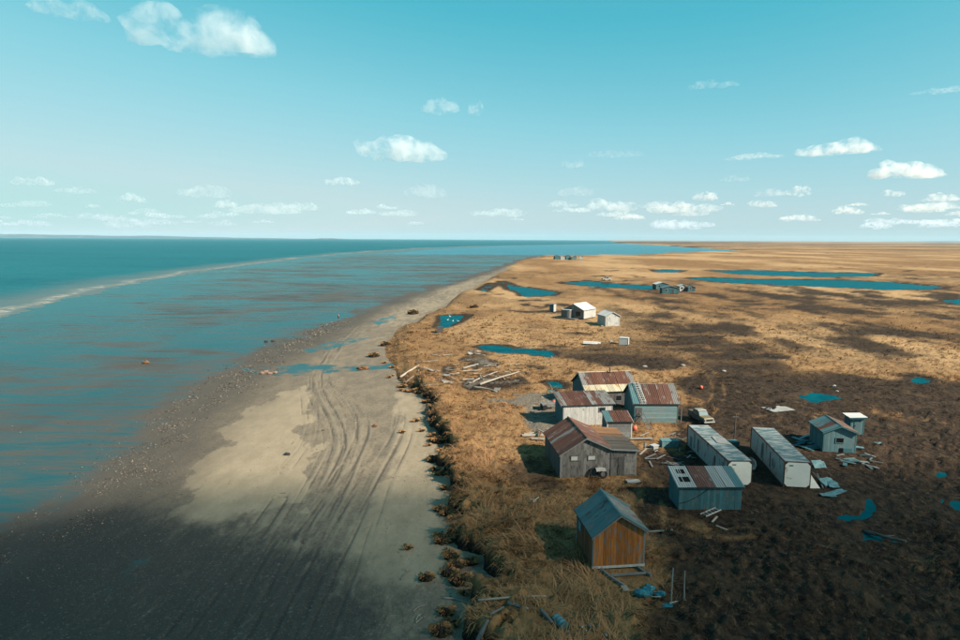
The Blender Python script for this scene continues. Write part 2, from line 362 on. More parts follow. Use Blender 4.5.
# ---- beach and tidal flat sheet
X, Y, Q = fan(-1.25, 0.36, 0.0024, -1.6, 0.9)
z, db, dw, ds = beach_h(X, Y)
rip = (fbm(X/9, Y/5, 4, 41)-.5)
z = z + rip*0.10*sstep(-2, 6, -dw) + rip*.03
wxb = (fbm(X/3, Y/5, 4, 45)-.5)*7; wyb = (fbm(X/3, Y/5, 4, 46)-.5)*9
drym = poly_mask(X+wxb, Y+wyb, DRY, 2.6); strip = poly_mask(X+wxb*.5, Y+wyb*.5, STRIP, 3.5)
nz = fbm(X/1.2, Y/3.5, 5, 44, .6)
dry = np.clip(sstep(.35, .8, drym + (nz-.5)*.9)*(.78+.4*nz) + .72*sstep(.3, .85, strip+(nz-.5)*.7), 0, 1)
crest = sstep(22, 4, db-sstep(110, 260, Y)*10)*sstep(-2, 2, db)*sstep(105, 190, Y)
dry = np.maximum(dry, .62*crest*sstep(.3, .6, nz*.6+.4*fbm(X/9, Y/14, 3, 47)))
track = np.zeros(X.shape); near = (Y < 190)
rt = random.Random(2); TR2 = []
for T in TRK:
    for k in range(3):
        j = np.array([rt.gauss(0, .55), rt.gauss(0, .4)]); TR2.append((smooth_line(T+j+np.random.default_rng(len(TR2)).normal(0, .25, T.shape), 3), rt.uniform(.3, .95)))
for i, (T, amp) in enumerate(TR2):
    d = np.full(X.shape, 9.0); d[near] = seg_dist(X[near], Y[near], T)
    wob = 0.72; sg = .10+.03*(i % 2)
    amp = amp*(1.0 if i < 9 or 15 <= i < 18 else .78)
    a = np.exp(-((d-wob)/sg)**2) - .55*np.exp(-((d-wob-.28)/.12)**2) - .3*np.exp(-(d/.3)**2)
    track += amp*a*sstep(.22, .5, fbm(X/1.5, Y/7, 3, 50+i))*sstep(9, 3, d)
churn = np.zeros(X.shape); churn[near] = np.exp(-(seg_dist(X[near], Y[near], smooth_line(TRK[1], 2))/4.5)**2)
track += churn*(fbm(X/.4, Y/1.2, 3, 49)-.5)*.9
z = z - 0.04*np.clip(track, -1, 1.2)
# damp gravel at the near left, its colour also darkened for foreground shade
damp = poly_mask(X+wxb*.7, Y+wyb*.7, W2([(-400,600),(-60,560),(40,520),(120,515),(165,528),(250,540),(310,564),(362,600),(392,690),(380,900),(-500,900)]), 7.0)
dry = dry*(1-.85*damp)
puddle = np.zeros(X.shape)
for pz in ([(246,368),(300,364),(350,367),(408,364),(404,371),(340,374),(290,377),(250,374)], [(120,574),(136,561),(141,566),(126,579)], [(92,596),(102,586),(106,590),(96,600)], [(300,350),(340,340),(372,338),(350,345),(312,354)], [(372,322),(392,316),(396,320),(378,326)]):
    puddle = np.maximum(puddle, poly_mask(X+wxb*.25, Y+wyb*.25, W2(pz, -1.75), 2.0)*(.35+.9*(fbm(X/2.5, Y/3.0, 3, 58)-.3)))
# wet film out on the flat
wet = sstep(-5.0, 7.0, dw+(fbm(X/5, Y/10, 4, 48)-.5)*11+sstep(140, 260, Y)*(22*(fbm(X/16, Y/22, 4, 59)-.38)))
keep = (db[Q] > -6).any(1) & (ds[Q] < 60).any(1) & (Y[Q] < 1050).all(1)
V = np.stack([X, Y, z], 1)
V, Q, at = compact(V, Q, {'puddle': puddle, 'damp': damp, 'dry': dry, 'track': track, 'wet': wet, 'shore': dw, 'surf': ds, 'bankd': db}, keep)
def mat_beach():
    t = NT('beach_sand'); p = t.pos()
    nf = t.noise(p, 9.0, 4, .7); nm = t.noise(t.scale(p, (1, .45, 1)), .55, 5, .6); nl = t.noise(t.scale(p, (1, .5, 1)), .07, 4, .55)
    speck = t.math('MAXIMUM', t.ramp(t.noise(p, 5.5, 3, .6), .60, .68), t.ramp(t.noise(p, 2.2, 3, .65), .64, .70)); grit = t.ramp(t.noise(t.scale(p, (1, .7, 1)), 3.2, 4, .7), .38, .62)
    base = t.mix(t.ramp(nm, .35, .65), (0.190, 0.146, 0.100), (0.135, 0.106, 0.075))
    base = t.mix(t.math('MULTIPLY', grit, .42), base, (.066, .053, .039))
    base = t.mix(t.math('MULTIPLY', speck, .55), base, (0.24, 0.21, 0.165))
    dryc = t.mix(t.ramp(nm, .3, .7), (0.265, 0.208, 0.140), (0.215, 0.168, 0.112))
    dryc = t.mix(t.math('MULTIPLY', grit, .22), dryc, (.15, .118, .08))
    rag = t.noise(t.scale(p, (1, .35, 1)), 1.1, 6, .7, .8)
    col = t.mix(t.ramp(t.math('ADD', t.attr('dry'), t.math('MULTIPLY', t.math('SUBTRACT', rag, .5), 1.1)), .22, .80), base, dryc)
    tr = t.math('MULTIPLY', t.attr('track'), 1.0)
    col = t.mix(t.math('MULTIPLY', t.ramp(tr, .1, .9), .62), col, (0.038, 0.033, 0.026))
    col = t.mix(t.math('MULTIPLY', t.ramp(tr, -.08, -.55), .62), col, (0.20, 0.162, 0.115))
    # dark damp gravel near the water's edge
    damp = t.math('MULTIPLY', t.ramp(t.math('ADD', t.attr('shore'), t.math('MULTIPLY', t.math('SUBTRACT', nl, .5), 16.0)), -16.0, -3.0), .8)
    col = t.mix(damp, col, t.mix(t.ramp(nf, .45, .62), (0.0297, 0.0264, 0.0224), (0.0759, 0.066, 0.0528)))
    col = t.mix(t.math('MULTIPLY', t.ramp(t.math('ADD', t.attr('damp'), t.math('MULTIPLY', t.math('SUBTRACT', rag, .5), 1.5)), .15, 1.0), .86), col, t.mix(t.math('ADD', t.math('MULTIPLY', speck, .8), t.math('MULTIPLY', t.ramp(nf, .5, .68), .4)), (.024, .0215, .019), (.095, .086, .074)))  # near-left damp gravel with the foreground's shade mixed into its colour
    mud = t.mix(t.ramp(nl, .35, .65), (0.066, 0.056, 0.047), (0.046, 0.042, 0.037))
    col = t.mix(t.attr('wet'), col, mud)
    bump = t.bump(t.math('ADD', t.math('MULTIPLY', nm, .6), t.math('MULTIPLY', nf, .3)), .6, .06)
    sand = t.bsdf(col, .85, bump, spec=.25)
    # thin sheets of water lying in the ripples
    sx = t.noise(t.scale(p, (.055, .30, 1)), 1.0, 9, .70, .7); sy = t.noise(t.scale(p, (.009, .022, 1)), 1.0, 5, .6, 1.2)
    lvl = t.math('ADD', t.math('MULTIPLY', sx, .85), t.math('MULTIPLY', sy, .65))
    near_surf = t.ramp(t.attr('surf'), -60.0, -5.0)
    thr = t.math('SUBTRACT', lvl, t.math('SUBTRACT', 1.078, t.math('ADD', t.math('MULTIPLY', t.attr('wet'), .36), t.math('MULTIPLY', near_surf, .10))))
    thr = t.math('ADD', thr, t.math('MULTIPLY', t.attr('puddle'), .75))
    film = t.math('MULTIPLY', t.ramp(thr, -.11, .12), .88)
    wb = t.bump(t.noise(t.scale(p, (.5, 1.2, 1)), 1.2, 4, .6), .25, .12)
    deep = t.mix(t.ramp(thr, -.02, .2), (.035, .058, .058), (.008, .058, .066))
    wat = t.water(deep, .10, wb, (.27, .60, .625), .9)
    mx = t.n('ShaderNodeMixShader', {0: film, 1: sand, 2: wat})
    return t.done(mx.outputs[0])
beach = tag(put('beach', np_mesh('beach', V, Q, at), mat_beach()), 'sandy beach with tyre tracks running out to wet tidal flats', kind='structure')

# ---- sea
X, Y, Q = fan(-1.45, 0.75, 0.008, -2.3, 0.64, 1.0)
ds = line_sd(X, Y, SURF); db = line_sd(X, Y, BANK)
jit = (fbm(X/22, Y/22, 3, 61)-.5)*10*np.clip(Y/250, .5, 6)
dsj = ds + jit
crest = np.exp(-((dsj-3.0)/2.2)**2)*0.35*fbm(X/14, Y/14, 2, 62)
z = np.full(X.shape, -2.19) + crest + (fbm(X/9, Y/5, 3, 63)-.5)*.35*sstep(2, 25, ds)*sstep(900, 300, Y)
z = np.where((ds < -10) & (Y < 1000), -2.4, z)
keep = (ds[Q] > -14).any(1) | (Y[Q] > 900).all(1)
V = np.stack([X, Y, z], 1)
V, Q, at = compact(V, Q, {'surf': dsj}, keep)
def mat_sea():
    t = NT('sea_water'); p = t.pos(); sf = t.attr('surf')
    wv = t.noise(t.scale(p, (.35, .9, 1)), .35, 5, .6, .3); wl = t.noise(t.scale(p, (.003, .012, 1)), 1.0, 4, .55)
    col = t.mix(t.ramp(wl, .35, .65), (.004, .062, .072), (.010, .095, .102))
    chop = t.noise(t.scale(p, (.05, .22, 1)), 1.0, 7, .72, .4)
    col = t.mix(t.math('MULTIPLY', t.ramp(chop, .42, .62), .55), col, (.030, .135, .145))
    silt = t.math('MULTIPLY', t.ramp(t.math('ADD', sf, t.math('MULTIPLY', wl, 30.0)), 62.0, 14.0), t.ramp(sf, -90.0, -20.0))
    col = t.mix(t.math('MULTIPLY', silt, .9), col, (.13, .128, .108))
    fo = t.noise(t.scale(p, (.12, .35, 1)), 1.6, 5, .7)
    line = t.math('MULTIPLY', t.ramp(sf, -3.0, .6), t.ramp(sf, 9.0, 2.5))
    foam = t.math('MULTIPLY', line, t.ramp(fo, .44, .66))
    col = t.mix(t.math('MULTIPLY', foam, .75), col, (.42, .37, .31))
    caps = t.math('MULTIPLY', t.ramp(t.noise(t.scale(p, (.05, .3, 1)), 1.0, 6, .75), .70, .76), t.ramp(sf, 20.0, 60.0))
    col = t.mix(t.math('MULTIPLY', caps, .55), col, (.55, .6, .6))
    return t.done(t.water(col, .30, t.bump(wv, .8, .9), t.mix(t.ramp(sf, -20.0, -90.0), (.16, .47, .52), (.42, .70, .75)), t.math('SUBTRACT', t.math('ADD', .62, t.math('MULTIPLY', t.ramp(sf, -20.0, -90.0), .35)), t.math('MULTIPLY', foam, .5))))
sea = tag(put('sea', np_mesh('sea', V, Q, at), mat_sea()), 'teal open sea with a pale line of surf', kind='structure')

# ---- ponds
def mat_pond():
    t = NT('pond_water'); p = t.pos()
    n = t.noise(t.scale(p, (.4, 1, 1)), 1.2, 3, .5)
    col = t.mix(t.ramp(t.noise(p, .35, 3, .5), .3, .7), (.0, .038, .050), (.002, .066, .078))
    return t.done(t.water(col, .12, t.bump(n, .2, .06), (.10, .46, .53), .55))
M_POND = mat_pond()
for lab, P in PONDS:
    P = smooth_line(np.concatenate([P, P[:1]]), 2)[:-1]; c = P.mean(0)
    dP = P-c; P = c + dP*(1+np.clip(1.6*np.clip(c[1]/90, .6, 3)/np.hypot(dP[:, 0], dP[:, 1]), 0, .6))[:, None]
    n = len(P); ws = (fbm(P[:, 0]/2, P[:, 1]/2, 2, 71)-.5)*.25
    bm = bmesh.new(); vs = [bm.verts.new((x, y, -0.14)) for x, y in P]; bm.faces.new(vs)
    bmesh.ops.triangulate(bm, faces=bm.faces[:])
    bmesh.ops.recalc_face_normals(bm, faces=bm.faces[:])
    if sum(f.normal.z for f in bm.faces) < 0: bmesh.ops.reverse_faces(bm, faces=bm.faces[:])
    me = bpy.data.meshes.new('pond'); bm.to_mesh(me); bm.free()
    tag(put('pond', me, M_POND), lab, kind='structure')

# ---- distant hills
def hills(name, u0, u1, dist, hmax, seed, label, shape):
    bm = bmesh.new(); n = 90; front = []; top = []; back = []
    for i in range(n+1):
        t = i/n; u = u0+(u1-u0)*t; x = (u-480)/FPX*dist
        hh = hmax*shape(t)*(0.72+.5*float(fbm(np.array([t*14.]), np.array([seed*1.])*1.0, 3, seed)[0]))
        front.append(bm.verts.new((x, dist-500, -2.6))); top.append(bm.verts.new((x, dist, -2.3+hh))); back.append(bm.verts.new((x, dist+900, -2.6)))
    for i in range(n):
        bm.faces.new((front[i], front[i+1], top[i+1], top[i])); bm.faces.new((top[i], top[i+1], back[i+1], back[i]))
    me = bpy.data.meshes.new(name); bm.to_mesh(me); bm.free()
    t = NT('haze_blue_hill_ground'); col = t.mix(t.ramp(t.noise(t.pos(), .004, 4, .6), .4, .6), (.035, .06, .068), (.07, .09, .09))  # blue of the distance haze is put into the ground colour
    return tag(put(name, me, t.done(t.bsdf(col, .95, spec=.1))), label, kind='structure')
hills('hills', -260, 330, 19000, 150, 3, 'low blue hills along the far left horizon', lambda t: math.sin(math.pi*min(1, t*1.05))**.5*(1-.75*t)+.02)
hills('far_shore', 308, 348, 15000, 26, 5, 'thin dark strip of far shore on the sea horizon', lambda t: math.sin(math.pi*t))
hills('far_ridge', 860, 1300, 21000, 130, 8, 'low blue ridge on the right horizon', lambda t: min(1, t*2.2)*.7)
# =================================================================== MESH TOOLS
class MB:
    def __init__(s): s.v = []; s.f = []
    def add(s, vs, fs):
        k = len(s.v); s.v += [tuple(p) for p in vs]; s.f += [tuple(i+k for i in f) for f in fs]; return s
    def box(s, x0, x1, y0, y1, z0, z1):
        return s.add([(x0,y0,z0),(x1,y0,z0),(x1,y1,z0),(x0,y1,z0),(x0,y0,z1),(x1,y0,z1),(x1,y1,z1),(x0,y1,z1)],
                     [(0,3,2,1),(4,5,6,7),(0,1,5,4),(1,2,6,5),(2,3,7,6),(3,0,4,7)])
    def hexa(s, bottom, top):
        return s.add(list(bottom)+list(top), [(0,3,2,1),(4,5,6,7),(0,1,5,4),(1,2,6,5),(2,3,7,6),(3,0,4,7)])
    def bar(s, p, q, w, h):
        p = Vector(p); q = Vector(q); d = (q-p).normalized()
        side = d.cross(Vector((0,0,1)))
        if side.length < 1e-3: side = Vector((1,0,0))
        side.normalize(); up = side.cross(d); a = side*w*.5; b = up*h*.5
        return s.hexa([p-a-b, p+a-b, q+a-b, q-a-b], [p-a+b, p+a+b, q+a+b, q-a+b])
    def tube(s, pts, rads, n=8, cap=True):
        rings = []
        pts = [Vector(p) for p in pts]
        for i, p in enumerate(pts):
            d = (pts[min(i+1, len(pts)-1)]-pts[max(i-1, 0)]).normalized()
            a = d.cross(Vector((0,0,1)));  a = a if a.length > 1e-3 else Vector((1,0,0)); a.normalize(); b = a.cross(d)
            rings.append([p+(a*math.cos(2*math.pi*k/n)+b*math.sin(2*math.pi*k/n))*rads[i] for k in range(n)])
        vs = [p for r in rings for p in r]; fs = []
        for i in range(len(pts)-1):
            for k in range(n):
                fs.append((i*n+k, i*n+(k+1) % n, (i+1)*n+(k+1) % n, (i+1)*n+k))
        if cap: fs += [tuple(range(n))[::-1], tuple((len(pts)-1)*n+k for k in range(n))]
        return s.add(vs, fs)
    def ball(s, c, r, n=10, m=6, sq=(1,1,1)):
        vs = []; fs = []
        for i in range(m+1):
            th = math.pi*i/m
            for k in range(n):
                ph = 2*math.pi*k/n
                vs.append((c[0]+r*sq[0]*math.sin(th)*math.cos(ph), c[1]+r*sq[1]*math.sin(th)*math.sin(ph), c[2]+r*sq[2]*math.cos(th)))
        for i in range(m):
            for k in range(n): fs.append((i*n+k, (i+1)*n+k, (i+1)*n+(k+1) % n, i*n+(k+1) % n))
        return s.add(vs, fs)
    def mesh(s, name):
        me = bpy.data.meshes.new(name); me.from_pydata(s.v, [], s.f); me.update()
        bm = bmesh.new(); bm.from_mesh(me); bmesh.ops.remove_doubles(bm, verts=bm.verts[:], dist=1e-5)
        bmesh.ops.recalc_face_normals(bm, faces=bm.faces[:]); bm.to_mesh(me); bm.free(); return me
    def build(s, name, m, parent=None, loc=None, rotz=None, smooth=False):
        me = s.mesh(name)
        if smooth: me.polygons.foreach_set('use_smooth', np.ones(len(me.polygons), bool))
        return put(name, me, m, parent, loc, rotz)
def zt(x, y): return float(tundra_h(np.array([float(x)]), np.array([float(y)]))[0])
def zb(x, y): return float(beach_h(np.array([float(x)]), np.array([float(y)]))[0][0])

# ------------------------------------------------------------------ building materials
def wood(name, c1, c2, peel=None, amt=.5, axis='z', rough=.85, var=.5):
    t = NT(name); o = t.obj(); r = t.rnd()
    sc = {'z': (9, 9, .9), 'x': (.9, 9, 9), 'y': (9, .9, 9)}[axis]
    v = t.addv(t.scale(o, sc), t.n('ShaderNodeCombineXYZ', {0: t.math('MULTIPLY', r, 37.0), 1: t.math('MULTIPLY', r, 91.0), 2: 0.0}).outputs[0])
    n = t.noise(v, 1.0, 5, .65); n2 = t.noise(t.addv(o, t.n('ShaderNodeCombineXYZ', {0: t.math('MULTIPLY', r, 19.0), 1: 0.0, 2: t.math('MULTIPLY', r, 53.0)}).outputs[0]), 1.1, 4, .6)
    col = t.mix(t.ramp(n, .3, .7), c1, c2)
    if peel is not None:
        f = t.math('MULTIPLY', t.ramp(t.math('ADD', n2, t.math('MULTIPLY', t.math('SUBTRACT', n, .5), .8)), .62-.25*amt, .75-.25*amt), .92)
        col = t.mix(f, col, peel)
    b = t.math('ADD', 1-var*.5, t.math('MULTIPLY', r, var))
    col = t.mul(col, t.n('ShaderNodeCombineColor', {0: b, 1: b, 2: b}).outputs[0])
    return t.done(t.bsdf(col, rough, t.bump(n, .4, .02), spec=.2))
def sheet(name, c1, c2, rust=None, amt=.4, metal=.0, rough=.55, var=.35):
    t = NT(name); o = t.obj(); r = t.rnd()
    off = t.n('ShaderNodeCombineXYZ', {0: t.math('MULTIPLY', r, 37.0), 1: t.math('MULTIPLY', r, 91.0), 2: t.math('MULTIPLY', r, 11.0)}).outputs[0]
    n = t.noise(t.addv(t.scale(o, (.5, 13, .5)), off), 1.0, 5, .65); n2 = t.noise(t.addv(t.scale(o, (.8, 2.5, .8)), off), .9, 5, .65)
    col = t.mix(t.ramp(n, .3, .7), c1, c2)
    if rust is not None: col = t.mix(t.ramp(n2, .66-.3*amt, .76-.3*amt), col, rust)
    b = t.math('ADD', 1-var*.5, t.math('MULTIPLY', r, var))
    col = t.mul(col, t.n('ShaderNodeCombineColor', {0: b, 1: b, 2: b}).outputs[0])
    return t.done(t.bsdf(col, rough, t.bump(n2, .25, .02), metal, spec=.35))
def plain(name, c, rough=.7, spec=.3, metal=0.0, var=.25, sc=3.0):
    t = NT(name); n = t.noise(t.obj(), sc, 4, .6)
    col = t.mix(t.math('MULTIPLY', t.ramp(n, .35, .7), var*2), c, tuple(x*.45 for x in c))
    return t.done(t.bsdf(col, rough, spec=spec, metal=metal))
M = {}
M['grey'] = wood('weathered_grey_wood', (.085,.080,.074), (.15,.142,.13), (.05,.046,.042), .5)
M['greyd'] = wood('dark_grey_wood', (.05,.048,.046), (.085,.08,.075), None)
M['core'] = plain('wall_backing', (.035,.032,.03), .95)
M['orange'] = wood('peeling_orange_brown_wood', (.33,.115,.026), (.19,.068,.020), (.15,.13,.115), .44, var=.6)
M['orange_shade'] = wood('shaded_orange_brown_wood', (.12,.05,.018), (.07,.032,.016), (.07,.062,.056), .45, var=.5)  # darker copy of the orange wood for the cabin's shaded walls
M['whiteb'] = wood('dirty_white_board', (.36,.35,.32), (.27,.265,.25), (.14,.13,.12), .25, var=.22)
M['tealp'] = wood('faded_teal_board', (.040,.112,.126), (.026,.080,.092), (.085,.105,.103), .36, var=.4)
M['tealpx'] = wood('faded_pale_teal_board', (.13,.20,.205), (.085,.145,.155), (.16,.16,.145), .4, axis='y', var=.35)
M['tealj'] = wood('dull_teal_board', (.09,.155,.165), (.06,.115,.125), (.13,.135,.125), .35, var=.25)
M['trim'] = wood('grey_trim', (.15,.15,.145), (.10,.10,.098), None)
M['trimw'] = wood('pale_trim', (.34,.335,.31), (.24,.24,.225), None)
M['rust'] = sheet('rusty_roof_sheet', (.10,.038,.021), (.052,.021,.014), (.13,.078,.055), .30)
M['rust2'] = sheet('streaked_rusty_roof_sheet', (.105,.045,.028), (.062,.028,.019), (.155,.135,.118), .34)
M['zinc'] = sheet('grey_zinc_roof_sheet', (.165,.158,.145), (.115,.112,.105), (.085,.042,.028), .52, .0, .5)
M['zincc'] = sheet('clean_zinc_roof_sheet', (.24,.245,.235), (.18,.185,.18), (.12,.06,.04), .1, .0, .45)
M['tealm'] = sheet('teal_roof_sheet', (.060,.125,.130), (.042,.092,.10), (.11,.115,.105), .42, .0, .5)
M['tealmr'] = sheet('teal_roof_sheet_with_rust', (.062,.125,.130), (.045,.095,.10), (.06,.03,.024), .5, .0, .5)
M['boardd'] = wood('dark_roof_board', (.045,.040,.034), (.075,.066,.055), None, axis='x')
M['ply'] = wood('brown_plywood', (.16,.085,.042), (.115,.062,.034), None, axis='x')
M['yellow'] = sheet('yellowed_white_sheet', (.38,.35,.27), (.34,.28,.17), (.28,.12,.02), .42)
M['whitem'] = sheet('white_roof_sheet', (.42,.41,.39), (.36,.355,.34), None, 0, 0, .5, .12)
M['glass'] = NT('dark_window_glass').done if False else plain('dark_window_glass', (.012,.014,.016), .12, .5, var=0)
M['dark'] = plain('opening_shade', (.008,.008,.009), .95, .05)
M['black'] = plain('black_rubber', (.014,.014,.015), .8)
M['iron'] = plain('dark_iron', (.05,.048,.046), .5, .4)
M['cwall'] = sheet('shaded_dirty_white_container_wall', (.27,.29,.283), (.19,.22,.218), (.085,.058,.043), .38, 0, .6, .1)  # dirty white, darkened towards teal to carry the shade on the side
M['croof'] = sheet('peeling_container_roof', (.042,.098,.108), (.075,.095,.095), (.22,.22,.205), .68, 0, .55, .1)
M['crust'] = sheet('rusty_container_frame', (.065,.028,.018), (.04,.02,.014), None, 0, 0, .8)
M['cend'] = sheet('pale_container_end', (.62,.59,.53), (.54,.51,.46), (.22,.17,.12), .13, 0, .6, .05)
M['tarp'] = plain('teal_tarp', (.02,.15,.19), .5, .35, var=.4, sc=6)
M['tealpanel'] = plain('teal_panel', (.10,.20,.215), .6, .3, var=.4)
M['pale'] = plain('pale_panel', (.27,.26,.24), .7, var=.35)
M['drift'] = wood('bleached_driftwood', (.29,.25,.205), (.19,.165,.135), None, axis='x', var=.5)
M['driftd'] = wood('damp_driftwood', (.10,.088,.075), (.06,.053,.046), None, axis='x', var=.5)
M['plank'] = wood('grey_lumber', (.15,.138,.122), (.095,.088,.079), None, axis='x', var=.6)
M['redbuoy'] = plain('faded_red_float', (.50,.10,.06), .5, .4, var=.15)
M['cream'] = plain('cream_paint', (.22,.20,.155), .45, .5)
M['ochre'] = plain('ochre_paint', (.15,.115,.055), .5, .5)

# =================================================================== BUILDINGS
def sheet_mesh(p0, p1, wid, ribs=4, amp=.03):
    """ribbed sheet from eave p0 to ridge p1 (x,z), running wid along y from 0"""
    n = 4*ribs; ys = [wid*k/n for k in range(n+1)]; zs = [amp if k % 4 in (2, 3) else 0 for k in range(n+1)]
    d = Vector((p1[0]-p0[0], 0, p1[1]-p0[1])).normalized(); nor = Vector((-d.z, 0, d.x))
    if nor.z < 0: nor = -nor
    vs = [];
    for e in (p0, p1):
        for y, zz in zip(ys, zs): vs.append(Vector((e[0], y, e[1]))+nor*(zz+.012))
    m = n+1; fs = [(k, k+1, m+k+1, m+k) for k in range(n)]
    for e in (p0, p1):                       # thin underside along both ends closes the sheet
        pass
    mb = MB(); mb.add(vs, fs); return mb.mesh('roof_sheet')
def prof_z(profile, x):
    xs = [p[0] for p in profile]; zs = [p[1] for p in profile]; return float(np.interp(x, xs, zs))
FOOT = []
def building(name, label, cat, loc, rot, profile, depth, wall_mats, roof_mats, base=0.0, ov=.22, og=.25, pw=.24, sheet_w=.82, group=None, trim='trim', corner=True, ridge=True, horiz=()):
    """outline across x given by profile, running back along y"""
    root = thing(name, label, cat, (loc[0], loc[1], zt(*loc) if len(loc) == 2 else loc[2]), rad(rot), group)
    w = profile[-1][0]; ins = .03; FOOT.append((loc[0], loc[1], rad(rot), w, depth)); P = [(min(max(x, ins), w-ins), z-.03) for x, z in profile]
    mb = MB(); n = len(P)
    fr = [(x, ins, z) for x, z in P]+[(w-ins, ins, base-.15), (ins, ins, base-.15)]
    bk = [(x, depth-ins, z) for x, z in P]+[(w-ins, depth-ins, base-.15), (ins, depth-ins, base-.15)]
    k = len(fr)
    mb.add(fr+bk, [tuple(range(k))[::-1], tuple(range(k, 2*k))]+[(i, (i+1) % k, k+(i+1) % k, k+i) for i in range(k)])
    wall = mb.build('wall', M['core'], root)
    rr_ = random.Random(sum(map(ord, name)) + int(loc[0]*10))
    th = .035
    # upright or level boards on each wall
    for side, mk in wall_mats.items():
        if mk is None: continue
        mt = M[mk]
        if side in ('front', 'back'):
            x = 0.0; ya, yb = ((ins-th-.005, ins-.002) if side == 'front' else (depth-ins+.002, depth-ins+th+.005))
            while x < w-.02:
                pw_ = pw*rr_.uniform(.85, 1.18); x1 = min(w, x+pw_)
                if w-x1 < .08: x1 = w
                a, b = x+.004, x1-.004; jog = rr_.uniform(-.006, .006); z0 = base+rr_.uniform(-.03, .02)
                za, zb_ = prof_z(profile, a)-.035, prof_z(profile, b)-.035
                m2 = MB().hexa([(a, ya+jog, z0), (b, ya+jog, z0), (b, yb, z0), (a, yb, z0)], [(a, ya+jog, za), (b, ya+jog, zb_), (b, yb, zb_), (a, yb, za)])
                m2.build('plank', mt, wall); x = x1
        else:
            hz = profile[0][1] if side == 'left' else profile[-1][1]
            xa, xb = ((ins-th-.005, ins-.002) if side == 'left' else (w-ins+.002, w-ins+th+.005))
            if side in horiz:
                nn = max(1, int(round((hz-.05-base)/pw))); hh = (hz-.05-base)/nn
                me = MB().box(xa, xb, .003, depth-.003, .004, hh-.008).mesh('plank')
                for i in range(nn): put('plank', me, mt, wall, (rr_.uniform(-.008, .008), 0, base+i*hh))
            else:
                nn = max(1, int(round(depth/pw))); ww = depth/nn
                me = MB().box(xa, xb, .004, ww-.004, base-.01, hz-.045).mesh('plank')
                for i in range(nn): put('plank', me, mt, wall, (rr_.uniform(-.008, .008), i*ww, rr_.uniform(-.02, .0)))
    if corner:
        for cx, cyy, hz in ((0, 0, profile[0][1]), (w, 0, profile[-1][1]), (0, depth, profile[0][1]), (w, depth, profile[-1][1])):
            sx = -1 if cx == 0 else 1; sy = -1 if cyy == 0 else 1
            MB().box(min(cx+sx*.025, cx-sx*.10), max(cx+sx*.025, cx-sx*.10), min(cyy+sy*.025, cyy-sy*.10), max(cyy+sy*.025, cyy-sy*.10), base-.05, hz-.05).build('corner_board', M[trim], wall)
    # roof
    rmb = MB(); segs = []
    for i in range(n-1):
        (xa, za), (xb, zb_) = profile[i], profile[i+1]; L = math.hypot(xb-xa, zb_-za); ux, uz = (xb-xa)/L, (zb_-za)/L
        e0 = ov if i == 0 else 0; e1 = ov if i == n-2 else 0
        pa = (xa-ux*e0, za-uz*e0+.004*i); pb = (xb+ux*e1, zb_+uz*e1+.004*i)
        rmb.hexa([(pa[0], -og, pa[1]), (pb[0], -og, pb[1]), (pb[0], depth+og, pb[1]), (pa[0], depth+og, pa[1])],
                 [(pa[0], -og, pa[1]+.06), (pb[0], -og, pb[1]+.06), (pb[0], depth+og, pb[1]+.06), (pa[0], depth+og, pa[1]+.06)])
        segs.append((pa, pb, za, zb_))
    roof = rmb.build('roof', M['core'], root)
    for i, (pa, pb, za, zb_) in enumerate(segs):
        mats = roof_mats[i]; D = depth+2*og; ns = max(1, int(round(D/sheet_w))); sw = D/ns
        if isinstance(mats, str): mats = [mats]
        a = (pa[0], pa[1]+.06); b = (pb[0], pb[1]+.06)
        for j in range(ns):
            mk = mats[int(j*len(mats)/ns)] if len(mats) > 3 else rr_.choice(mats)
            if mk is None: continue
            me = sheet_mesh(a, b, sw-.012)
            o = put('roof_sheet', me, M[mk], roof, (0, -og+j*sw, rr_.uniform(.0, .02))); o.rotation_euler = (rr_.uniform(-.008, .012), rr_.uniform(-.006, .006), rr_.uniform(-.012, .012))
    for i in range(1, n-1):
        if ridge and profile[i][1] > profile[i-1][1] and profile[i][1] > profile[i+1][1]:
            x, z = profile[i]
            MB().tube([(x, -og-.02, z+.065), (x, depth+og+.02, z+.065)], [.085, .085], 6).build('ridge_cap', M[roof_mats[0][0] if isinstance(roof_mats[0], list) and roof_mats[0][0] else 'zinc'], roof)
    for pa, pb, za, zb_ in segs:                 # barge boards at both gables
        for yy in (-og-.035, depth+og+.004):
            MB().hexa([(pa[0], yy, pa[1]-.09), (pb[0], yy, pb[1]-.09), (pb[0], yy+.03, pb[1]-.09), (pa[0], yy+.03, pa[1]-.09)],
                      [(pa[0], yy, pa[1]+.066), (pb[0], yy, pb[1]+.066), (pb[0], yy+.03, pb[1]+.066), (pa[0], yy+.03, pa[1]+.066)]).build('barge_board', M[trim], roof)
    return root, wall, roof
def win_front(root, x0, x1, z0, z1, y=-.012, frame='trimw', pane='glass', name='window', bars=0):
    """window or hatch set on the wall facing -y"""
    w = MB(); t = .07
    w.box(x0-t, x1+t, y-.05, y, z0-t, z0); w.box(x0-t, x1+t, y-.05, y, z1, z1+t); w.box(x0-t, x0, y-.05, y, z0, z1); w.box(x1, x1+t, y-.05, y, z0, z1)
    for k in range(bars):
        xx = x0+(x1-x0)*(k+1)/(bars+1); w.box(xx-.025, xx+.025, y-.045, y, z0, z1)
    o = w.build(name, M[frame], root); MB().box(x0, x1, y-.022, y-.002, z0, z1).build('pane', M[pane], o); return o
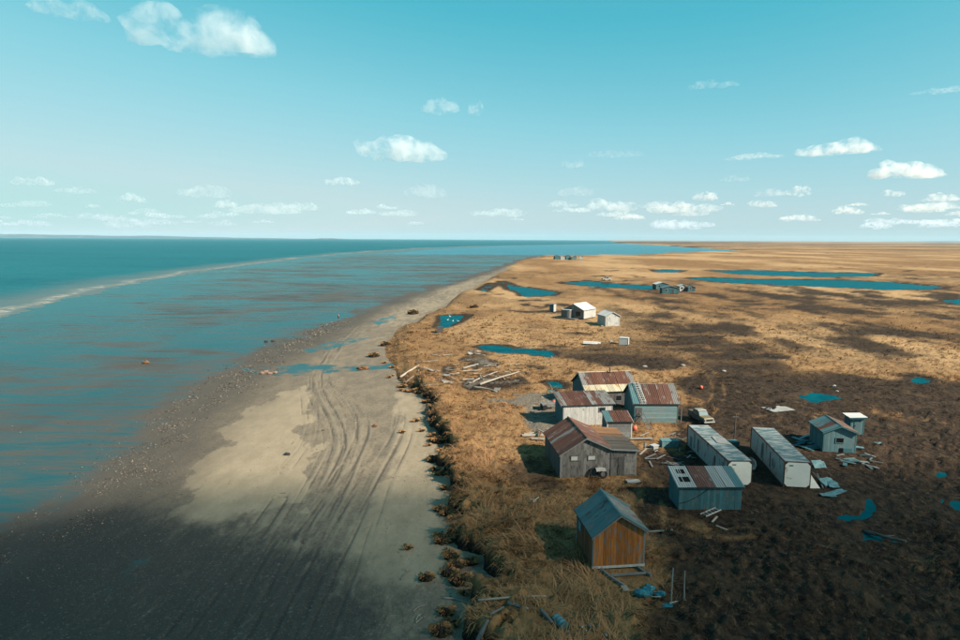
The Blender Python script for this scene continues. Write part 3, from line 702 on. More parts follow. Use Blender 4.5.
def win_left(root, y0, y1, z0, z1, x=-.012, frame='trimw', pane='glass', name='window', bars=0):
    w = MB(); t = .07
    w.box(x-.05, x, y0-t, y1+t, z0-t, z0); w.box(x-.05, x, y0-t, y1+t, z1, z1+t); w.box(x-.05, x, y0-t, y0, z0, z1); w.box(x-.05, x, y1, y1+t, z0, z1)
    for k in range(bars):
        yy = y0+(y1-y0)*(k+1)/(bars+1); w.box(x-.045, x, yy-.025, yy+.025, z0, z1)
    o = w.build(name, M[frame], root); MB().box(x-.022, x-.002, y0, y1, z0, z1).build('pane', M[pane], o); return o
def door_front(root, x0, x1, z0, z1, mat, y=-.012):
    o = MB().box(x0, x1, y-.045, y-.002, z0, z1).build('door', M[mat], root)
    MB().box(x0+.08, x0+.13, y-.09, y-.04, z0+.9, z0+1.05).build('handle', M['iron'], o); return o

# orange brown cabin on skids
cb, cbw, cbr = building('cabin', 'orange-brown plank cabin with a teal metal roof, standing on sled skids', 'cabin', (7.95, 42.25), 7.0, [(0, 2.6), (1.88, 4.02), (3.75, 2.85)], 4.15,
    {'front': 'orange', 'left': 'orange_shade', 'right': 'orange', 'back': 'orange_shade'}, [['tealm', 'tealm', 'tealmr', 'tealmr', 'tealm', 'tealm'], ['tealm', 'zinc']], base=.28, pw=.2, sheet_w=.78, corner=True)
MB().box(-.05, 3.8, -.06, .0, .14, .30).build('sill_beam', M['trimw'], cb)
for x0, p in ((.55, [(.55, 4.0, .10), (.55, .2, .10), (.95, -1.2, .10), (1.45, -2.4, .16)]), (3.2, [(3.2, 4.0, .10), (3.2, .2, .10), (3.45, -.7, .10), (3.75, -1.3, .14)])):
    m = MB()
    for a, b in zip(p[:-1], p[1:]): m.bar(a, b, .16, .17)
    m.build('skid', M['trim'], cb)
MB().bar((.98, -1.05, .16), (3.5, -1.0, .16), .13, .12).build('crossbar', M['trim'], cb)
MB().box(1.22, 1.62, -3.0, -2.35, .1, .16).build('runner_paddle', M['drift'], cb)
win_left(cb, 2.9, 3.6, 1.5, 2.1, frame='tealp', pane='tealpanel', name='shutter')

# grey house with lean-to
gh, ghw, ghr = building('plank_house', 'large weathered grey plank house with rust striped gable roof and lean-to', 'house', (7.85, 59.7), 6.5, [(0, 2.4), (2.5, 3.95), (5.05, 2.78), (7.6, 2.6)], 6.9,
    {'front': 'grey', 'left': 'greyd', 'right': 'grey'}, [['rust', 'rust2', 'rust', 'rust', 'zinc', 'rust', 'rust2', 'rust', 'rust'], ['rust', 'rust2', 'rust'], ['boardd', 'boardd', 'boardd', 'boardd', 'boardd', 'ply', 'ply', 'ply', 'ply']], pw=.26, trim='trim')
win_front(gh, 1.05, 1.75, 1.75, 2.15, frame='grey', pane='whiteb', name='boarded_window'); win_front(gh, 2.75, 3.5, 1.75, 2.15, frame='grey', pane='whiteb', name='boarded_window')
door_front(gh, 5.75, 6.35, .1, 1.95, 'greyd'); MB().box(6.38, 7.5, -.06, -.012, .1, 2.0).build('wall_panel', M['grey'], gh)
MB().box(5.0, 5.08, -.07, -.012, .05, 2.65).build('corner_post', M['greyd'], gh)

def front_frame(p, rot, wid): # placing a ridge-along-the-front building: origin at its right front corner
    return (p[0]+wid*math.cos(rad(rot)), p[1]+wid*math.sin(rad(rot)))
# long white shed (front wall is the local left side)
wl = front_frame((10.35, 77.2), 9, 6.4)
ws, wsw, wsr = building('shed', 'long white board shed with low rusted roof behind the grey house', 'shed', wl, 99, [(0, 2.6), (3.5, 3.35)], 6.4,
    {'left': 'whiteb', 'back': 'tealp', 'front': 'whiteb'}, [['zinc', 'rust2', 'zinc', 'rust', 'rust', 'rust', 'rust2', 'zinc']], pw=.3, og=.3, trim='trim')
win_left(ws, 1.0, 1.75, 1.65, 2.15, frame='trim')
MB().box(-.06, -.012, 0.05, .9, 0.02, .5).build('low_hatch', M['ply'], ws)
# yellow edged house at the back
yl = front_frame((14.6, 85.4), 9, 7.2)
yh, yhw, yhr = building('house', 'rear house with rusty roof edged in yellowed white sheet and a stovepipe', 'house', yl, 99, [(0, 2.35), (1.15, 2.95), (3.2, 4.35), (6.3, 2.5)], 7.2,
    {'left': 'greyd', 'back': 'tealp', 'front': 'grey'}, [['yellow'], ['zinc', 'rust', 'rust', 'rust', 'rust', 'rust2', 'rust', 'rust2', 'zinc'], ['rust', 'zinc']], pw=.28, trim='trim')
MB().tube([(2.9, 2.9, 4.1), (2.9, 2.9, 5.0)], [.09, .09], 8).tube([(2.9, 2.9, 5.0), (2.9, 2.9, 5.12)], [.17, .05], 8).build('stovepipe', M['iron'], yh)
win_left(yh, 2.2, 3.0, 1.0, 1.7, frame='trim'); win_left(yh, 5.6, 6.2, 1.1, 1.75, frame='trim')
# small rust-topped shed between them
sl = front_frame((14.75, 71.8), 3, 2.9)
sh, shw, shr = building('shed', 'small low shed with rusty roof and pale corner post beside the grey house', 'shed', sl, 93, [(0, 2.15), (2.3, 2.65)], 2.9,
    {'left': 'trim', 'back': 'tealp', 'front': 'grey'}, [['rust', 'rust', 'rust', 'tealm']], pw=.3, og=.1, trim='trimw', horiz=('left',))
# teal house with ladder
fl = front_frame((19.6, 78.9), 0, 5.5)
th_, thw, thr = building('house', 'pale teal board house with rust striped roof and a ladder on it', 'house', fl, 90, [(0, 2.5), (2.9, 4.3), (5.6, 2.6)], 5.5,
    {'left': 'tealpx', 'back': 'tealp', 'front': 'tealpx'}, [['zinc', 'rust2', 'rust2', 'rust', 'rust2', 'zinc', 'tealm'], ['rust', 'zinc']], pw=.26, trim='tealp', horiz=('left',))
MB().box(.1, .2, -.55, -.45, -.05, 2.1).build('side_post', M['trim'], th_)
door_o = MB().box(-.065, -.012, 4.55, 5.3, .05, 1.95).build('door', M['greyd'], th_)
MB().box(-.1, -.06, 4.65, 4.7, .95, 1.1).build('handle', M['iron'], door_o)
# teal shed in front of the container
gl = front_frame((17.15, 52.55), .7, 5.35)
gs, gsw, gsr = building('shed', 'teal board shed with holes broken through its mixed metal roof', 'shed', gl, 90.7, [(0, 2.05), (2.7, 2.72)], 5.35,
    {'left': 'tealp', 'back': 'tealp', 'front': 'tealp'}, [['tealm', 'zincc', 'zincc', 'rust2', 'rust', 'zincc', 'zincc']], pw=.27, ov=.2, og=.2, trim='tealp')
for (x0, x1, y0, y1) in ((.55, 1.25, 4.2, 4.75), (.55, 1.25, 4.85, 5.1), (1.75, 2.35, 4.3, 4.6), (1.75, 2.35, 4.7, 5.05)):  # dark panels laid on the sheets stand in for the shaded holes
    def rz(x): return 2.05+(2.72-2.05)*x/2.7+.115
    MB().hexa([(x0, y0, rz(x0)-.04), (x1, y0, rz(x1)-.04), (x1, y1, rz(x1)-.04), (x0, y1, rz(x0)-.04)], [(x0, y0, rz(x0)), (x1, y0, rz(x1)), (x1, y1, rz(x1)), (x0, y1, rz(x0))]).build('roof_hole_panel', M['dark'], gsr)
pts = [(-.09, 5.3-.25*i, .62+.009*i*i+.045*i) for i in range(11)]
MB().tube(pts, [.022]*len(pts), 5).build('cable', M['black'], gs)
# small gabled teal shed at right
jh, jw, jr = building('shed', 'small gabled teal shed with a dark square window at far right', 'shed', (37.75, 68.05), -8, [(0, 2.25), (1.65, 2.98), (3.35, 2.3)], 3.9,
    {'front': 'tealj', 'left': 'tealp', 'right': 'tealj', 'back': 'tealp'}, [['tealm', 'rust', 'tealmr', 'tealm', 'tealm'], ['rust', 'rust2']], pw=.22, trim='tealp')
win_front(jh, 1.3, 2.05, 1.1, 1.62, frame='tealj', pane='dark'); MB().box(2.1, 3.0, -.075, -.012, .02, .5).build('low_panel', M['tealp'], jh); MB().box(1.72, 2.05, -.06, -.012, .02, .5).build('low_opening', M['dark'], jh)
# outhouse behind it
kh, kw, kr = building('outhouse', 'narrow upright outhouse with pale flat roof behind the gabled shed', 'outhouse', (44.45, 74.5), -8, [(0, 2.0), (1.5, 2.08)], 1.7,
    {'front': 'tealpx', 'left': 'tealp', 'right': 'tealj'}, [['whitem', 'whitem', 'whitem']], pw=.2, ov=.25, og=.25, trim='tealp')
door_front(kh, .4, 1.1, .1, 1.8, 'tealj')
# far pale cabin with porch
fh, fw, fr_ = building('cabin', 'far pale cabin with white roof and a porch box on its shaded gable', 'cabin', (24.6, 187.6), -38, [(0, 2.7), (3.4, 4.35), (6.8, 2.7)], 7.2,
    {'front': 'trim', 'left': 'whiteb', 'right': 'whiteb'}, [['whitem', 'whitem'], ['whitem', 'whitem']], base=.3, pw=.4, sheet_w=1.2, trim='trimw')  # gable boards grey instead of white, to carry its shade
MB().box(-1.6, 5.2, -2.4, -.05, .15, .3).build('deck', M['trim'], fh)
for dx in (-1.4, 1.5, 4.9): MB().box(dx, dx+.16, -2.3, -2.14, -.5, .15).build('deck_post', M['greyd'], fh)
pb = MB().box(.2, 3.0, -1.6, -.05, .3, 2.6).build('porch', M['trim'], fh); MB().box(.1, 3.1, -1.7, -.02, 2.6, 2.72).build('porch_roof', M['whitem'], pb); MB().box(2.2, 2.9, -1.68, -1.61, .35, 2.4).build('porch_door', M['whiteb'], pb)
win_front(fh, 4.2, 5.6, 1.0, 2.2, frame='greyd'); 
# far white shed
wh, ww_, wr_ = building('shed', 'far white gabled shed standing alone in golden grass', 'shed', (33.5, 169.4), 14, [(0, 2.75), (2.05, 3.8), (4.1, 2.75)], 5.0,
    {'front': 'whiteb', 'left': 'whiteb', 'right': 'whiteb'}, [['whitem', 'whitem'], ['whitem', 'whitem']], pw=.4, sheet_w=1.2, trim='trimw')
MB().box(.5, 3.6, -.05, -.012, .05, 2.4).build('door', M['whiteb'], wh)
# far grey outhouse
oh, ow_, or_ = building('outhouse', 'far narrow outhouse with one white side, left of the pale cabin', 'outhouse', (22.4, 205), -35, [(0, 2.3), (1.5, 2.5)], 1.6, {'front': 'tealj', 'left': 'tealp', 'right': 'whiteb'}, [['whitem']], pw=.3, trim='trimw')

# ------------------------------------------------------------------ containers
def container(label, loc, rot, L, w=2.42, h=2.5, seed=1):
    root = thing('shipping_container', label, 'container', (loc[0], loc[1], zt(*loc)+.02), rad(rot), 'old shipping containers')
    rr_ = random.Random(seed); FOOT.append((loc[0], loc[1], rad(rot), w, L))
    for nm, x, sg in (('side_wall', .05, -1), ('side_wall', w-.05, 1)):
        m = MB(); n = int(L/.14); vs = []
        for k in range(n+1):
            y = .08+(L-.16)*k/n; dx = .03 if k % 4 < 2 else 0
            vs += [(x+sg*(dx-.03), y, .16), (x+sg*(dx-.03), y, h-.1)]
        m.add(vs, [(2*k, 2*k+2, 2*k+3, 2*k+1) for k in range(n)])
        m.box(x-.035-sg*.03, x-.005-sg*.03, .08, L-.08, .16, h-.1)
        o = m.build(nm, M['cwall'], root)
        for k in range(5):
            yy = rr_.uniform(.5, L-1.2); ln = rr_.uniform(.25, .7)
            xx = x+sg*.005
            MB().box(min(xx, xx+sg*.012), max(xx, xx+sg*.012), yy, yy+ln, rr_.uniform(.3, .9), rr_.uniform(1.4, 2.2)).build('patch', M[rr_.choice(['tealj', 'crust', 'trim'])], o)
    rf = MB().box(.06, w-.06, .06, L-.06, h-.09, h-.02).build('roof', M['croof'], root)
    n = 10
    for k in range(n):
        y0 = .1+(L-.2)*k/n
        MB().box(.1, w-.1, y0, y0+(L-.2)/n-.03, h-.018, h+.004+rr_.uniform(0, .012)).build('roof_panel', M['croof'] if rr_.random() < .85 else M['cwall'], rf)
    for x in (0, w-.12):
        for y in (0, L-.12): MB().box(x, x+.12, y, y+.12, 0, h).build('corner_post', M['crust'], root)
        MB().box(x+.005, x+.115, .12, L-.12, h-.105, h-.004).build('top_rail', M['crust'], root); MB().box(x+.005, x+.115, .12, L-.12, .02, .16).build('bottom_rail', M['crust'], root)
    for y in (.005, L-.115):
        MB().box(.12, w-.12, y, y+.11, h-.10, h-.006).build('header', M['crust'], root); MB().box(.12, w-.12, y, y+.11, .02, .12).build('sill', M['crust'], root)
    # pale end wall with cut corners
    c = .26; a, b, z0, z1 = .10, w-.10, .10, h-.08
    oc = [(a+c, z0), (b-c, z0), (b, z0+c), (b, z1-c), (b-c, z1), (a+c, z1), (a, z1-c), (a, z0+c)]
    m = MB(); m.add([(x, -.015, z) for x, z in oc]+[(x, .06, z) for x, z in oc], [tuple(range(8)), tuple(range(8, 16))[::-1]]+[(i, (i+1) % 8, 8+(i+1) % 8, 8+i) for i in range(8)])
    e = m.build('end_wall', M['cend'], root); MB().box(.10, w-.10, .065, .1, .10, h-.08).build('end_frame', M['crust'], root)
    MB().box(.10, w-.10, L-.1, L-.03, .10, h-.08).build('rear_wall', M['cwall'], root)
    MB().box(.45, .8, -.03, -.016, h-.42, h-.32).build('data_plate', M['iron'], e)
    return root
c1 = container('left shipping container, dirty white, partly behind the teal shed', (23.35, 58.0), 0.0, 11.8, w=2.36, h=2.42, seed=2)
c2 = container('right shipping container, dirty white with teal peeling roof', (28.5, 57.65), -8.0, 11.2, seed=5)
MB().hexa([(.9, 5.2, 2.44), (2.1, 4.6, 2.44), (2.2, 6.6, 2.44), (1.1, 7.4, 2.44)], [(.9, 5.2, 2.50), (2.1, 4.6, 2.50), (2.2, 6.6, 2.52), (1.1, 7.4, 2.52)]).build('loose_roof_sheet', M['pale'], c1)

# ------------------------------------------------------------------ vehicles
def truck(label, loc, rot, body, s=1.0, group=None, name='truck'):
    r = thing(name, label, 'truck', (loc[0], loc[1], zt(*loc)), rad(rot), group)
    # front faces -y
    m = MB(); m.hexa([(-.9,-2.3,.5),(.9,-2.3,.5),(.9,2.2,.5),(-.9,2.2,.5)], [(-.86,-2.25,1.0),(.86,-2.25,1.0),(.88,2.2,1.05),(-.88,2.2,1.05)])
    m.build('body', M[body], r)
    MB().hexa([(-.84,-2.2,1.0),(.84,-2.2,1.0),(.88,-.85,1.02),(-.88,-.85,1.02)], [(-.74,-2.1,1.12),(.74,-2.1,1.12),(.8,-.85,1.22),(-.8,-.85,1.22)]).build('hood', M['ochre'], r)
    cab = MB().hexa([(-.88,-.85,1.03),(.88,-.85,1.03),(.88,1.0,1.05),(-.88,1.0,1.05)], [(-.74,-.35,1.86),(.74,-.35,1.86),(.76,.9,1.88),(-.76,.9,1.88)]).build('cab', M[body], r)
    MB().hexa([(-.76,-.30,1.862),(.76,-.30,1.862),(.78,.92,1.882),(-.78,.92,1.882)], [(-.7,-.25,1.93),(.7,-.25,1.93),(.7,.85,1.95),(-.7,.85,1.95)]).build('cab_roof', M['cream'], cab)
    MB().hexa([(-.76,-.86,1.2),(.76,-.86,1.2),(.76,-.80,1.2),(-.76,-.80,1.2)], [(-.68,-.46,1.78),(.68,-.46,1.78),(.68,-.40,1.78),(-.68,-.40,1.78)]).build('windscreen', M['glassb'], cab)
    for sx in (-1, 1): MB().hexa([(sx*.80,-.55,1.2),(sx*.90,-.55,1.2),(sx*.90,.8,1.2),(sx*.80,.8,1.2)], [(sx*.70,-.25,1.76),(sx*.79,-.25,1.76),(sx*.79,.75,1.76),(sx*.70,.75,1.76)]).build('side_window', M['glass'], cab)
    bd = MB(); bd.box(-.88,-.80,1.02,2.2,1.05,1.45); bd.box(.80,.88,1.02,2.2,1.05,1.45); bd.box(-.80,.80,2.12,2.2,1.05,1.45); bd.build('bed', M[body], r)
    MB().box(-.9,.9,-2.42,-2.3,.48,.66).build('bumper', M['trimw'], r); MB().box(-.5,.5,-2.33,-2.26,.72,.95).build('grille', M['black'], r)
    for sx in (-.68, .68):
        MB().tube([(sx,-2.34,.84),(sx,-2.26,.84)], [.12,.12], 10).build('headlight', M['pale'], r)
        for y in (-1.45, 1.35):
            wl_ = MB().tube([(sx*1.32-.11,y,.36),(sx*1.32+.11,y,.36)], [.36,.36], 14).build('wheel', M['black'], r)
            MB().tube([(sx*1.32-.12,y,.36),(sx*1.32+.12,y,.36)], [.17,.17], 10).build('rim', M['iron'], wl_)
    r.scale = (s, s, s); return r
M['glassb'] = plain('pale_reflecting_glass', (.10,.14,.15), .08, .6, var=.1)
truck('derelict cream and ochre pickup truck parked behind the left container', (28.2, 79.4), 14, 'greyd', .82)
truck('distant dark and white pickup truck on the golden plain', (71.0, 360), -78, 'pale', 1.15)

# ------------------------------------------------------------------ far settlements
for i, (u, v, w, d, h, rot, wm, rm, lab) in enumerate([
    (656, 289.6, 6.0, 5, 3.2, 4, 'tealp', 'whitem', 'dark house with pale roof at the left of the mid-distance cluster'),
    (662, 294, 7.0, 4, 3.3, -2, 'tealp', 'tealm', 'dark teal box house in front of the mid-distance cluster'),
    (679.5, 291, 3.2, 4, 3.0, 2, 'whiteb', 'whitem', 'small white fronted shed in the middle of the mid-distance cluster'),
    (688, 291.4, 3.4, 3, 2.6, 3, 'tealp', 'tealm', 'small dark teal shed at the right of the mid-distance cluster'),
    (555, 259.4, 6, 6, 5, 10, 'tealp', 'tealm', 'leftmost dark cabin of the farthest cluster by the shore'),
    (560.5, 259.8, 5, 5, 5, 0, 'whiteb', 'whitem', 'second cabin from left in the farthest cluster, white walled'),
    (566, 259.6, 5.5, 6, 5.2, 8, 'tealp', 'tealm', 'third cabin from left in the farthest cluster, dark walled'),
    (571.5, 259.8, 6, 6, 4.8, 0, 'tealj', 'whitem', 'fourth cabin from left in the farthest cluster, pale blue with white roof'),
    (579, 259.6, 4.5, 5, 4.6, -6, 'whiteb', 'whitem', 'rightmost white cabin of the farthest cluster by the shore')]):
    far = v < 270
    g_ = G(u, v)
    b_, bw_, br_ = building('house' if not far else 'cabin', lab, 'house' if not far else 'cabin', g_, rot, [(0, h*.72), (w/2, h), (w, h*.72)], d,
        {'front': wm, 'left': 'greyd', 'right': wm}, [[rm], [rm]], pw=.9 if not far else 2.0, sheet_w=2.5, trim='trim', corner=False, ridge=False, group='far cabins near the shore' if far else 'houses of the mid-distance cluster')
    if not far:
        win_front(b_, w*.2, w*.2+.8, 1.0, 1.8, frame='trimw', pane='dark')
        door_front(b_, w*.6, w*.6+.8, .05, 1.9, 'greyd')
# =================================================================== LOOSE THINGS
def ground(x, y):
    return max(zt(x, y), zb(x, y))
def log(label, p, q, r0, r1, mat='drift', group=None, bend=.06, name='driftwood_log', cat='driftwood', seed=0, lift=0.0, stub=False):
    """tapered trunk lying from p to q (ground points)"""
    rr_ = random.Random(seed+int(p[0]*100)); P = Vector((*p, ground(*p)+r0*.75+lift)); Q_ = Vector((*q, ground(*q)+r1*.75+lift)); L = (Q_-P).length
    base = P.copy(); d = Q_-P; yaw = math.atan2(d.y, d.x); n = 6; pts = []; rs = []
    side = Vector((-d.y, d.x, 0)).normalized()
    for i in range(n+1):
        t = i/n; a = P+d*t-base; a += side*math.sin(t*math.pi*rr_.uniform(.8, 1.2))*bend*L + Vector((0, 0, rr_.uniform(-.02, .03)))
        pts.append(a); rs.append((r0+(r1-r0)*t)*rr_.uniform(.88, 1.12))
    R3 = Matrix.Rotation(-yaw, 3, 'Z'); pts = [R3@a for a in pts]
    o = MB().tube(pts, rs, 8).build(name, M[mat], None, base, yaw, smooth=True)
    tag(o, label, cat, group)
    if stub:
        for k in range(2):
            t = rr_.uniform(.4, .9); i = int(t*n); a = pts[i]; b = a+Vector((rr_.uniform(.1, .35)*L*.5, rr_.choice((-1, 1))*rr_.uniform(.12, .3)*L, rr_.uniform(.02, .12)*L))
            MB().tube([a, (a+b)/2+Vector((0, 0, .02)), b], [rs[i]*.7, rs[i]*.5, rs[i]*.25], 6).build('branch', M[mat], o, smooth=True)
    return o
def board(label, p, q, w, t, mat='plank', group=None, name='plank', cat='lumber', lift=0.02, tilt=0.0):
    zp, zq = ground(*p)+lift+t/2, ground(*q)+lift+t/2+tilt
    d = Vector((q[0]-p[0], q[1]-p[1], 0)); L = d.length; yaw = math.atan2(d.y, d.x)
    m = MB(); h = (zq-zp)
    m.hexa([(0, -w/2, -t/2), (L, -w/2, h-t/2), (L, w/2, h-t/2), (0, w/2, -t/2)], [(0, -w/2, t/2), (L, -w/2*.96, h+t/2), (L, w/2, h+t/2), (0, w/2, t/2)])
    return tag(m.build(name, M[mat], None, (*p, zp), yaw), label, cat, group)
def slab(label, c, sx, sy, t, rot, mat, name='panel', cat='panel', group=None, rx=0.0, ry=0.0, lift=0.0):
    """a sheet or board, warped and with one corner gone, lying or leaning"""
    m = MB(); n = 5; rr_ = random.Random(int(c[0]*37)); vs = []
    for k in (0, 1):
        for i in range(n+1):
            for j in range(n+1):
                x = -sx/2+sx*i/n; y = -sy/2+sy*j/n
                if i == n and j == n: x -= sx*.18; y -= sy*.12
                vs.append((x, y, t*k+.03*math.sin(i*1.3+c[0])*math.cos(j*1.1)))
    fs = []; N1 = (n+1)*(n+1)
    for i in range(n):
        for j in range(n):
            a = i*(n+1)+j; b = a+1; c_ = a+n+2; d = a+n+1
            fs += [(a, b, c_, d), (N1+a, N1+d, N1+c_, N1+b)]
    rim = [i*(n+1) for i in range(n+1)]+[n*(n+1)+j for j in range(1, n+1)]+[i*(n+1)+n for i in range(n-1, -1, -1)]+[j for j in range(n-1, 0, -1)]
    for i in range(len(rim)): a, b = rim[i], rim[(i+1) % len(rim)]; fs.append((a, N1+a, N1+b, b))
    m.add(vs, fs)
    o = m.build(name, M[mat], None, (c[0], c[1], ground(c[0], c[1])+.05+lift)); o.rotation_euler = (rx, ry, rot); return tag(o, label, cat, group)

# --- around the orange cabin
_c, _s = math.cos(rad(7)), math.sin(rad(7))
FOOT.append((7.95+.35*_c+3.1*_s, 42.25+.35*_s-3.1*_c, rad(7), 3.5, 3.1))      # trampled ground round the skids
m = MB()
for k in range(7): m.ball((random.uniform(-.7, .7), random.uniform(-.4, .4), .12+.1*random.random()), random.uniform(.25, .42), 9, 6, (1.2, .9, .65))
cx, cyy = G(648, 593)
me = m.mesh('tarp_heap'); co = np.array([v.co[:] for v in me.vertices]); nn = fbm(co[:, 0]*4, co[:, 1]*4+co[:, 2]*3, 3, 91)-.5
for v, k in zip(me.vertices, nn): v.co += v.normal*float(k)*.35
tp = tag(put('tarp_heap', me, M['tarp'], None, (cx, cyy, ground(cx, cyy))), 'crumpled teal tarpaulin heap in front of the orange cabin', 'tarp')
rx, ry = G(656, 596)
pts = [(.42*math.cos(a), .32*math.sin(a), .03*math.sin(3*a)) for a in [i*2*math.pi/16*.85 for i in range(17)]]
tag(MB().tube(pts, [.035]*17, 6).build('rope_ring', M['pale'], None, (rx, ry, ground(rx, ry)+.3), 0, True), 'loop of pale hose lying on the teal tarp', 'hose')
slab('flat blue sheet in dark grass right of the teal tarp', G(670, 602), 1.5, .5, .03, .15, 'tarp')
fx, fy = G(671, 601)
fr = thing('post_frame', 'two thin upright poles joined low by a crossbar, right of the tarp', 'post frame', (fx, fy, zt(fx, fy)), rad(8))
MB().tube([(0, 0, -.1), (.06, .1, 1.2), (.16, .25, 2.35)], [.055, .05, .04], 7).build('pole', M['trim'], fr); MB().tube([(.95, .1, -.1), (1.0, .3, 1.0), (1.1, .5, 1.95)], [.055, .05, .04], 7).build('pole', M['trim'], fr)
MB().bar((-.1, -.02, .12), (1.05, .12, .15), .08, .06).build('crossbar', M['trimw'], fr)
board('long pale plank lying in grass beside the cabin right wall', G(646, 530), G(673, 532), .2, .06, 'drift')
board('short pale plank behind the cabin roof in brown grass', G(622, 512), G(629, 505), .35, .06, 'plank')
for i, (a, b) in enumerate([((529, 503), (536, 505)), ((533, 507), (539, 501))]):
    log(('lower', 'upper')[i]+' of two small bleached sticks crossed on the golden grass', G(*a), G(*b), .07, .05, name='stick', cat='stick', seed=i, lift=.2)
# --- logs at the foot of the picture
log('long thin pale pole across the bank at the bottom', G(478, 608), G(546, 604), .09, .06, 'drift', bend=.02, name='pole', cat='pole', lift=.25)
log('short teal grey log under the long pole', G(508, 610), G(528, 617), .12, .08, 'trim', seed=3, lift=.06, bend=.015)
log('bent teal grey log end left of the blue drum', G(540, 617), G(552, 627), .12, .10, 'trim', seed=4, lift=.05, bend=.02)
log('bleached white log with a swollen end at the bottom edge', G(474, 635), G(488, 627), .17, .10, 'trim', seed=5, lift=.1, bend=.02)
log('slim bleached log continuing above the swollen white one', G(490, 625), G(504, 618), .07, .05, 'trim', seed=6, lift=.15, bend=.01)
dx_, dy_ = G(560, 627)
dr = thing('drum', 'teal drum lying on its side at the bottom of the grass', 'drum', (dx_, dy_, zt(dx_, dy_)+.28), rad(118))
MB().tube([(-.45, 0, 0), (.45, 0, 0)], [.29, .29], 14).build('barrel', M['tealpanel'], dr, smooth=False)
for xx in (-.45, -.15, .15, .44): MB().tube([(xx-.02, 0, 0), (xx+.02, 0, 0)], [.305, .305], 14).build('hoop', M['tealp'], dr)
for i, (u, v) in enumerate([(575, 628), (582, 631), (590, 630), (586, 636), (568, 637), (606, 636), (598, 633)]):
    x, y = G(u, v); r = .05+.03*(i % 3)
    tag(MB().ball((0, 0, r*.6), r, 8, 5, (1.2, .9, .7)).build('stone', M['pale'] if i % 2 else M['trim'], None, (x, y, zt(x, y)+.08), i), 'small pale stone in the dark ground right of the drum', 'stone', 'pale stones by the drum')
# --- beach sticks and turf
for i, (a, b, r, lab) in enumerate([((401, 581), (413, 570), .055, 'bleached forked branch lying alone on the sand'), ((413, 613), (427, 606), .05, 'thin bleached stick on dark sand, upper of three'), ((416, 622), (421, 616), .05, 'short bleached stick on dark sand, middle of three'),
        ((416, 625), (425, 619), .055, 'bent bleached stick on dark sand, lowest of three'), ((443, 600), (467, 606), .07, 'pale pole lying on the sand under the bank'), ((436, 612), (446, 621), .09, 'dark damp log on sand under the bank')]):
    pp = G(*a, -1.45); qq = G(*b, -1.45)
    log(lab, pp, qq, r, r*.5, 'drift' if i < 5 else 'driftd', bend=.1, seed=i, stub=(i in (0, 3)), name='branch', cat='branch')
def clod(label, c, r, seed, group=None):
    x, y = c; z0 = ground(x, y)
    o = thing('turf_clod', label, 'turf', (x, y, z0), 0, group)
    m = MB().ball((0, 0, r*.28), r, 16, 9, (1.15, .9, .55)); me = m.mesh('soil'); co = np.array([v.co[:] for v in me.vertices]); nn = fbm(co[:, 0]*3/r+seed*7, co[:, 1]*3/r+co[:, 2]*4/r, 3, seed)-.5
    for v, k in zip(me.vertices, nn): v.co += v.normal*float(k)*r*.8
    put('soil', me, M['soil'], o)
    rr_ = random.Random(seed); m = MB(); n = int(160*r*r)+45
    for k in range(n):
        a = rr_.uniform(0, 6.28); q = r*math.sqrt(rr_.random())*.95; bx, by = q*math.cos(a)*1.1, q*math.sin(a)*.9; bz = r*.28+r*.5*math.sqrt(max(0, 1-(q/r)**2))
        dx, dy = math.cos(a+rr_.uniform(-.6, .6)), math.sin(a+rr_.uniform(-.6, .6)); L = rr_.uniform(.2, .42); w = .03
        m.add([(bx-dy*w, by+dx*w, bz-.06), (bx+dy*w, by-dx*w, bz-.06), (bx+dx*L*.5, by+dy*L*.5, bz+L*.35), (bx+dx*L, by+dy*L, bz+L*.12)], [(0, 1, 2), (1, 3, 2)])
    m.build('grass_top', M['straw'], o); return o
t = NT('dark_turf_soil'); M['soil'] = t.done(t.bsdf(t.mix(t.ramp(t.noise(t.obj(), 4, 4, .6), .35, .65), (.014, .011, .009), (.04, .028, .019)), .95, t.bump(t.noise(t.obj(), 9, 3), .6, .05), spec=.1))
t = NT('straw_grass_simple'); M['straw'] = t.done(t.bsdf(t.mix(t.ramp(t.noise(t.obj(), 2, 3), .35, .65), (.30, .17, .078), (.18, .10, .045)), .8, spec=.1))
for i, (u, v, r, lab) in enumerate([(426, 580, .62, 'round turf clod alone on the dark sand'), (449, 576, .7, 'long low turf clod fallen at the foot of the bank'), (462, 584, 1.0, 'big tangled turf clod under the bank shadow'), (447, 615, .6, 'dark turf clod beside sticks near the bottom'), (441, 634, .8, 'turf clod at the bottom edge of the beach'),
        (438, 443, 1.1, 'turf clod broken from the bank beside the dark hollow'), (434, 462, .9, 'low turf clod on pale sand below the hollow'), (416, 422, .5, 'tiny turf clod alone on the pale sand strip'), (420, 392, 1.0, 'turf clod at the tip of the upper bank'), (402, 433, .35, 'smallest turf clod near the wheel tracks'),
        (386, 346, 1.5, 'dark turf mass at the bank above the orange lump'), (374, 357, 1.4, 'low dark turf strip where the tracks leave the bank'), (413, 314, 2.2, 'long dark turf ridge along the far bank'), (474, 312, 1.8, 'black turf mound beside the small pond'), (445, 490, .5, 'turf clod lying against the grassy headland'), (408, 549, .3, 'little pale tuft alone on open sand')]):
    clod(lab, G(u, v, -1.4), r*.72, i+3)
rb_ = random.Random(17); BK = smooth_line(BANK, 2); made = 0
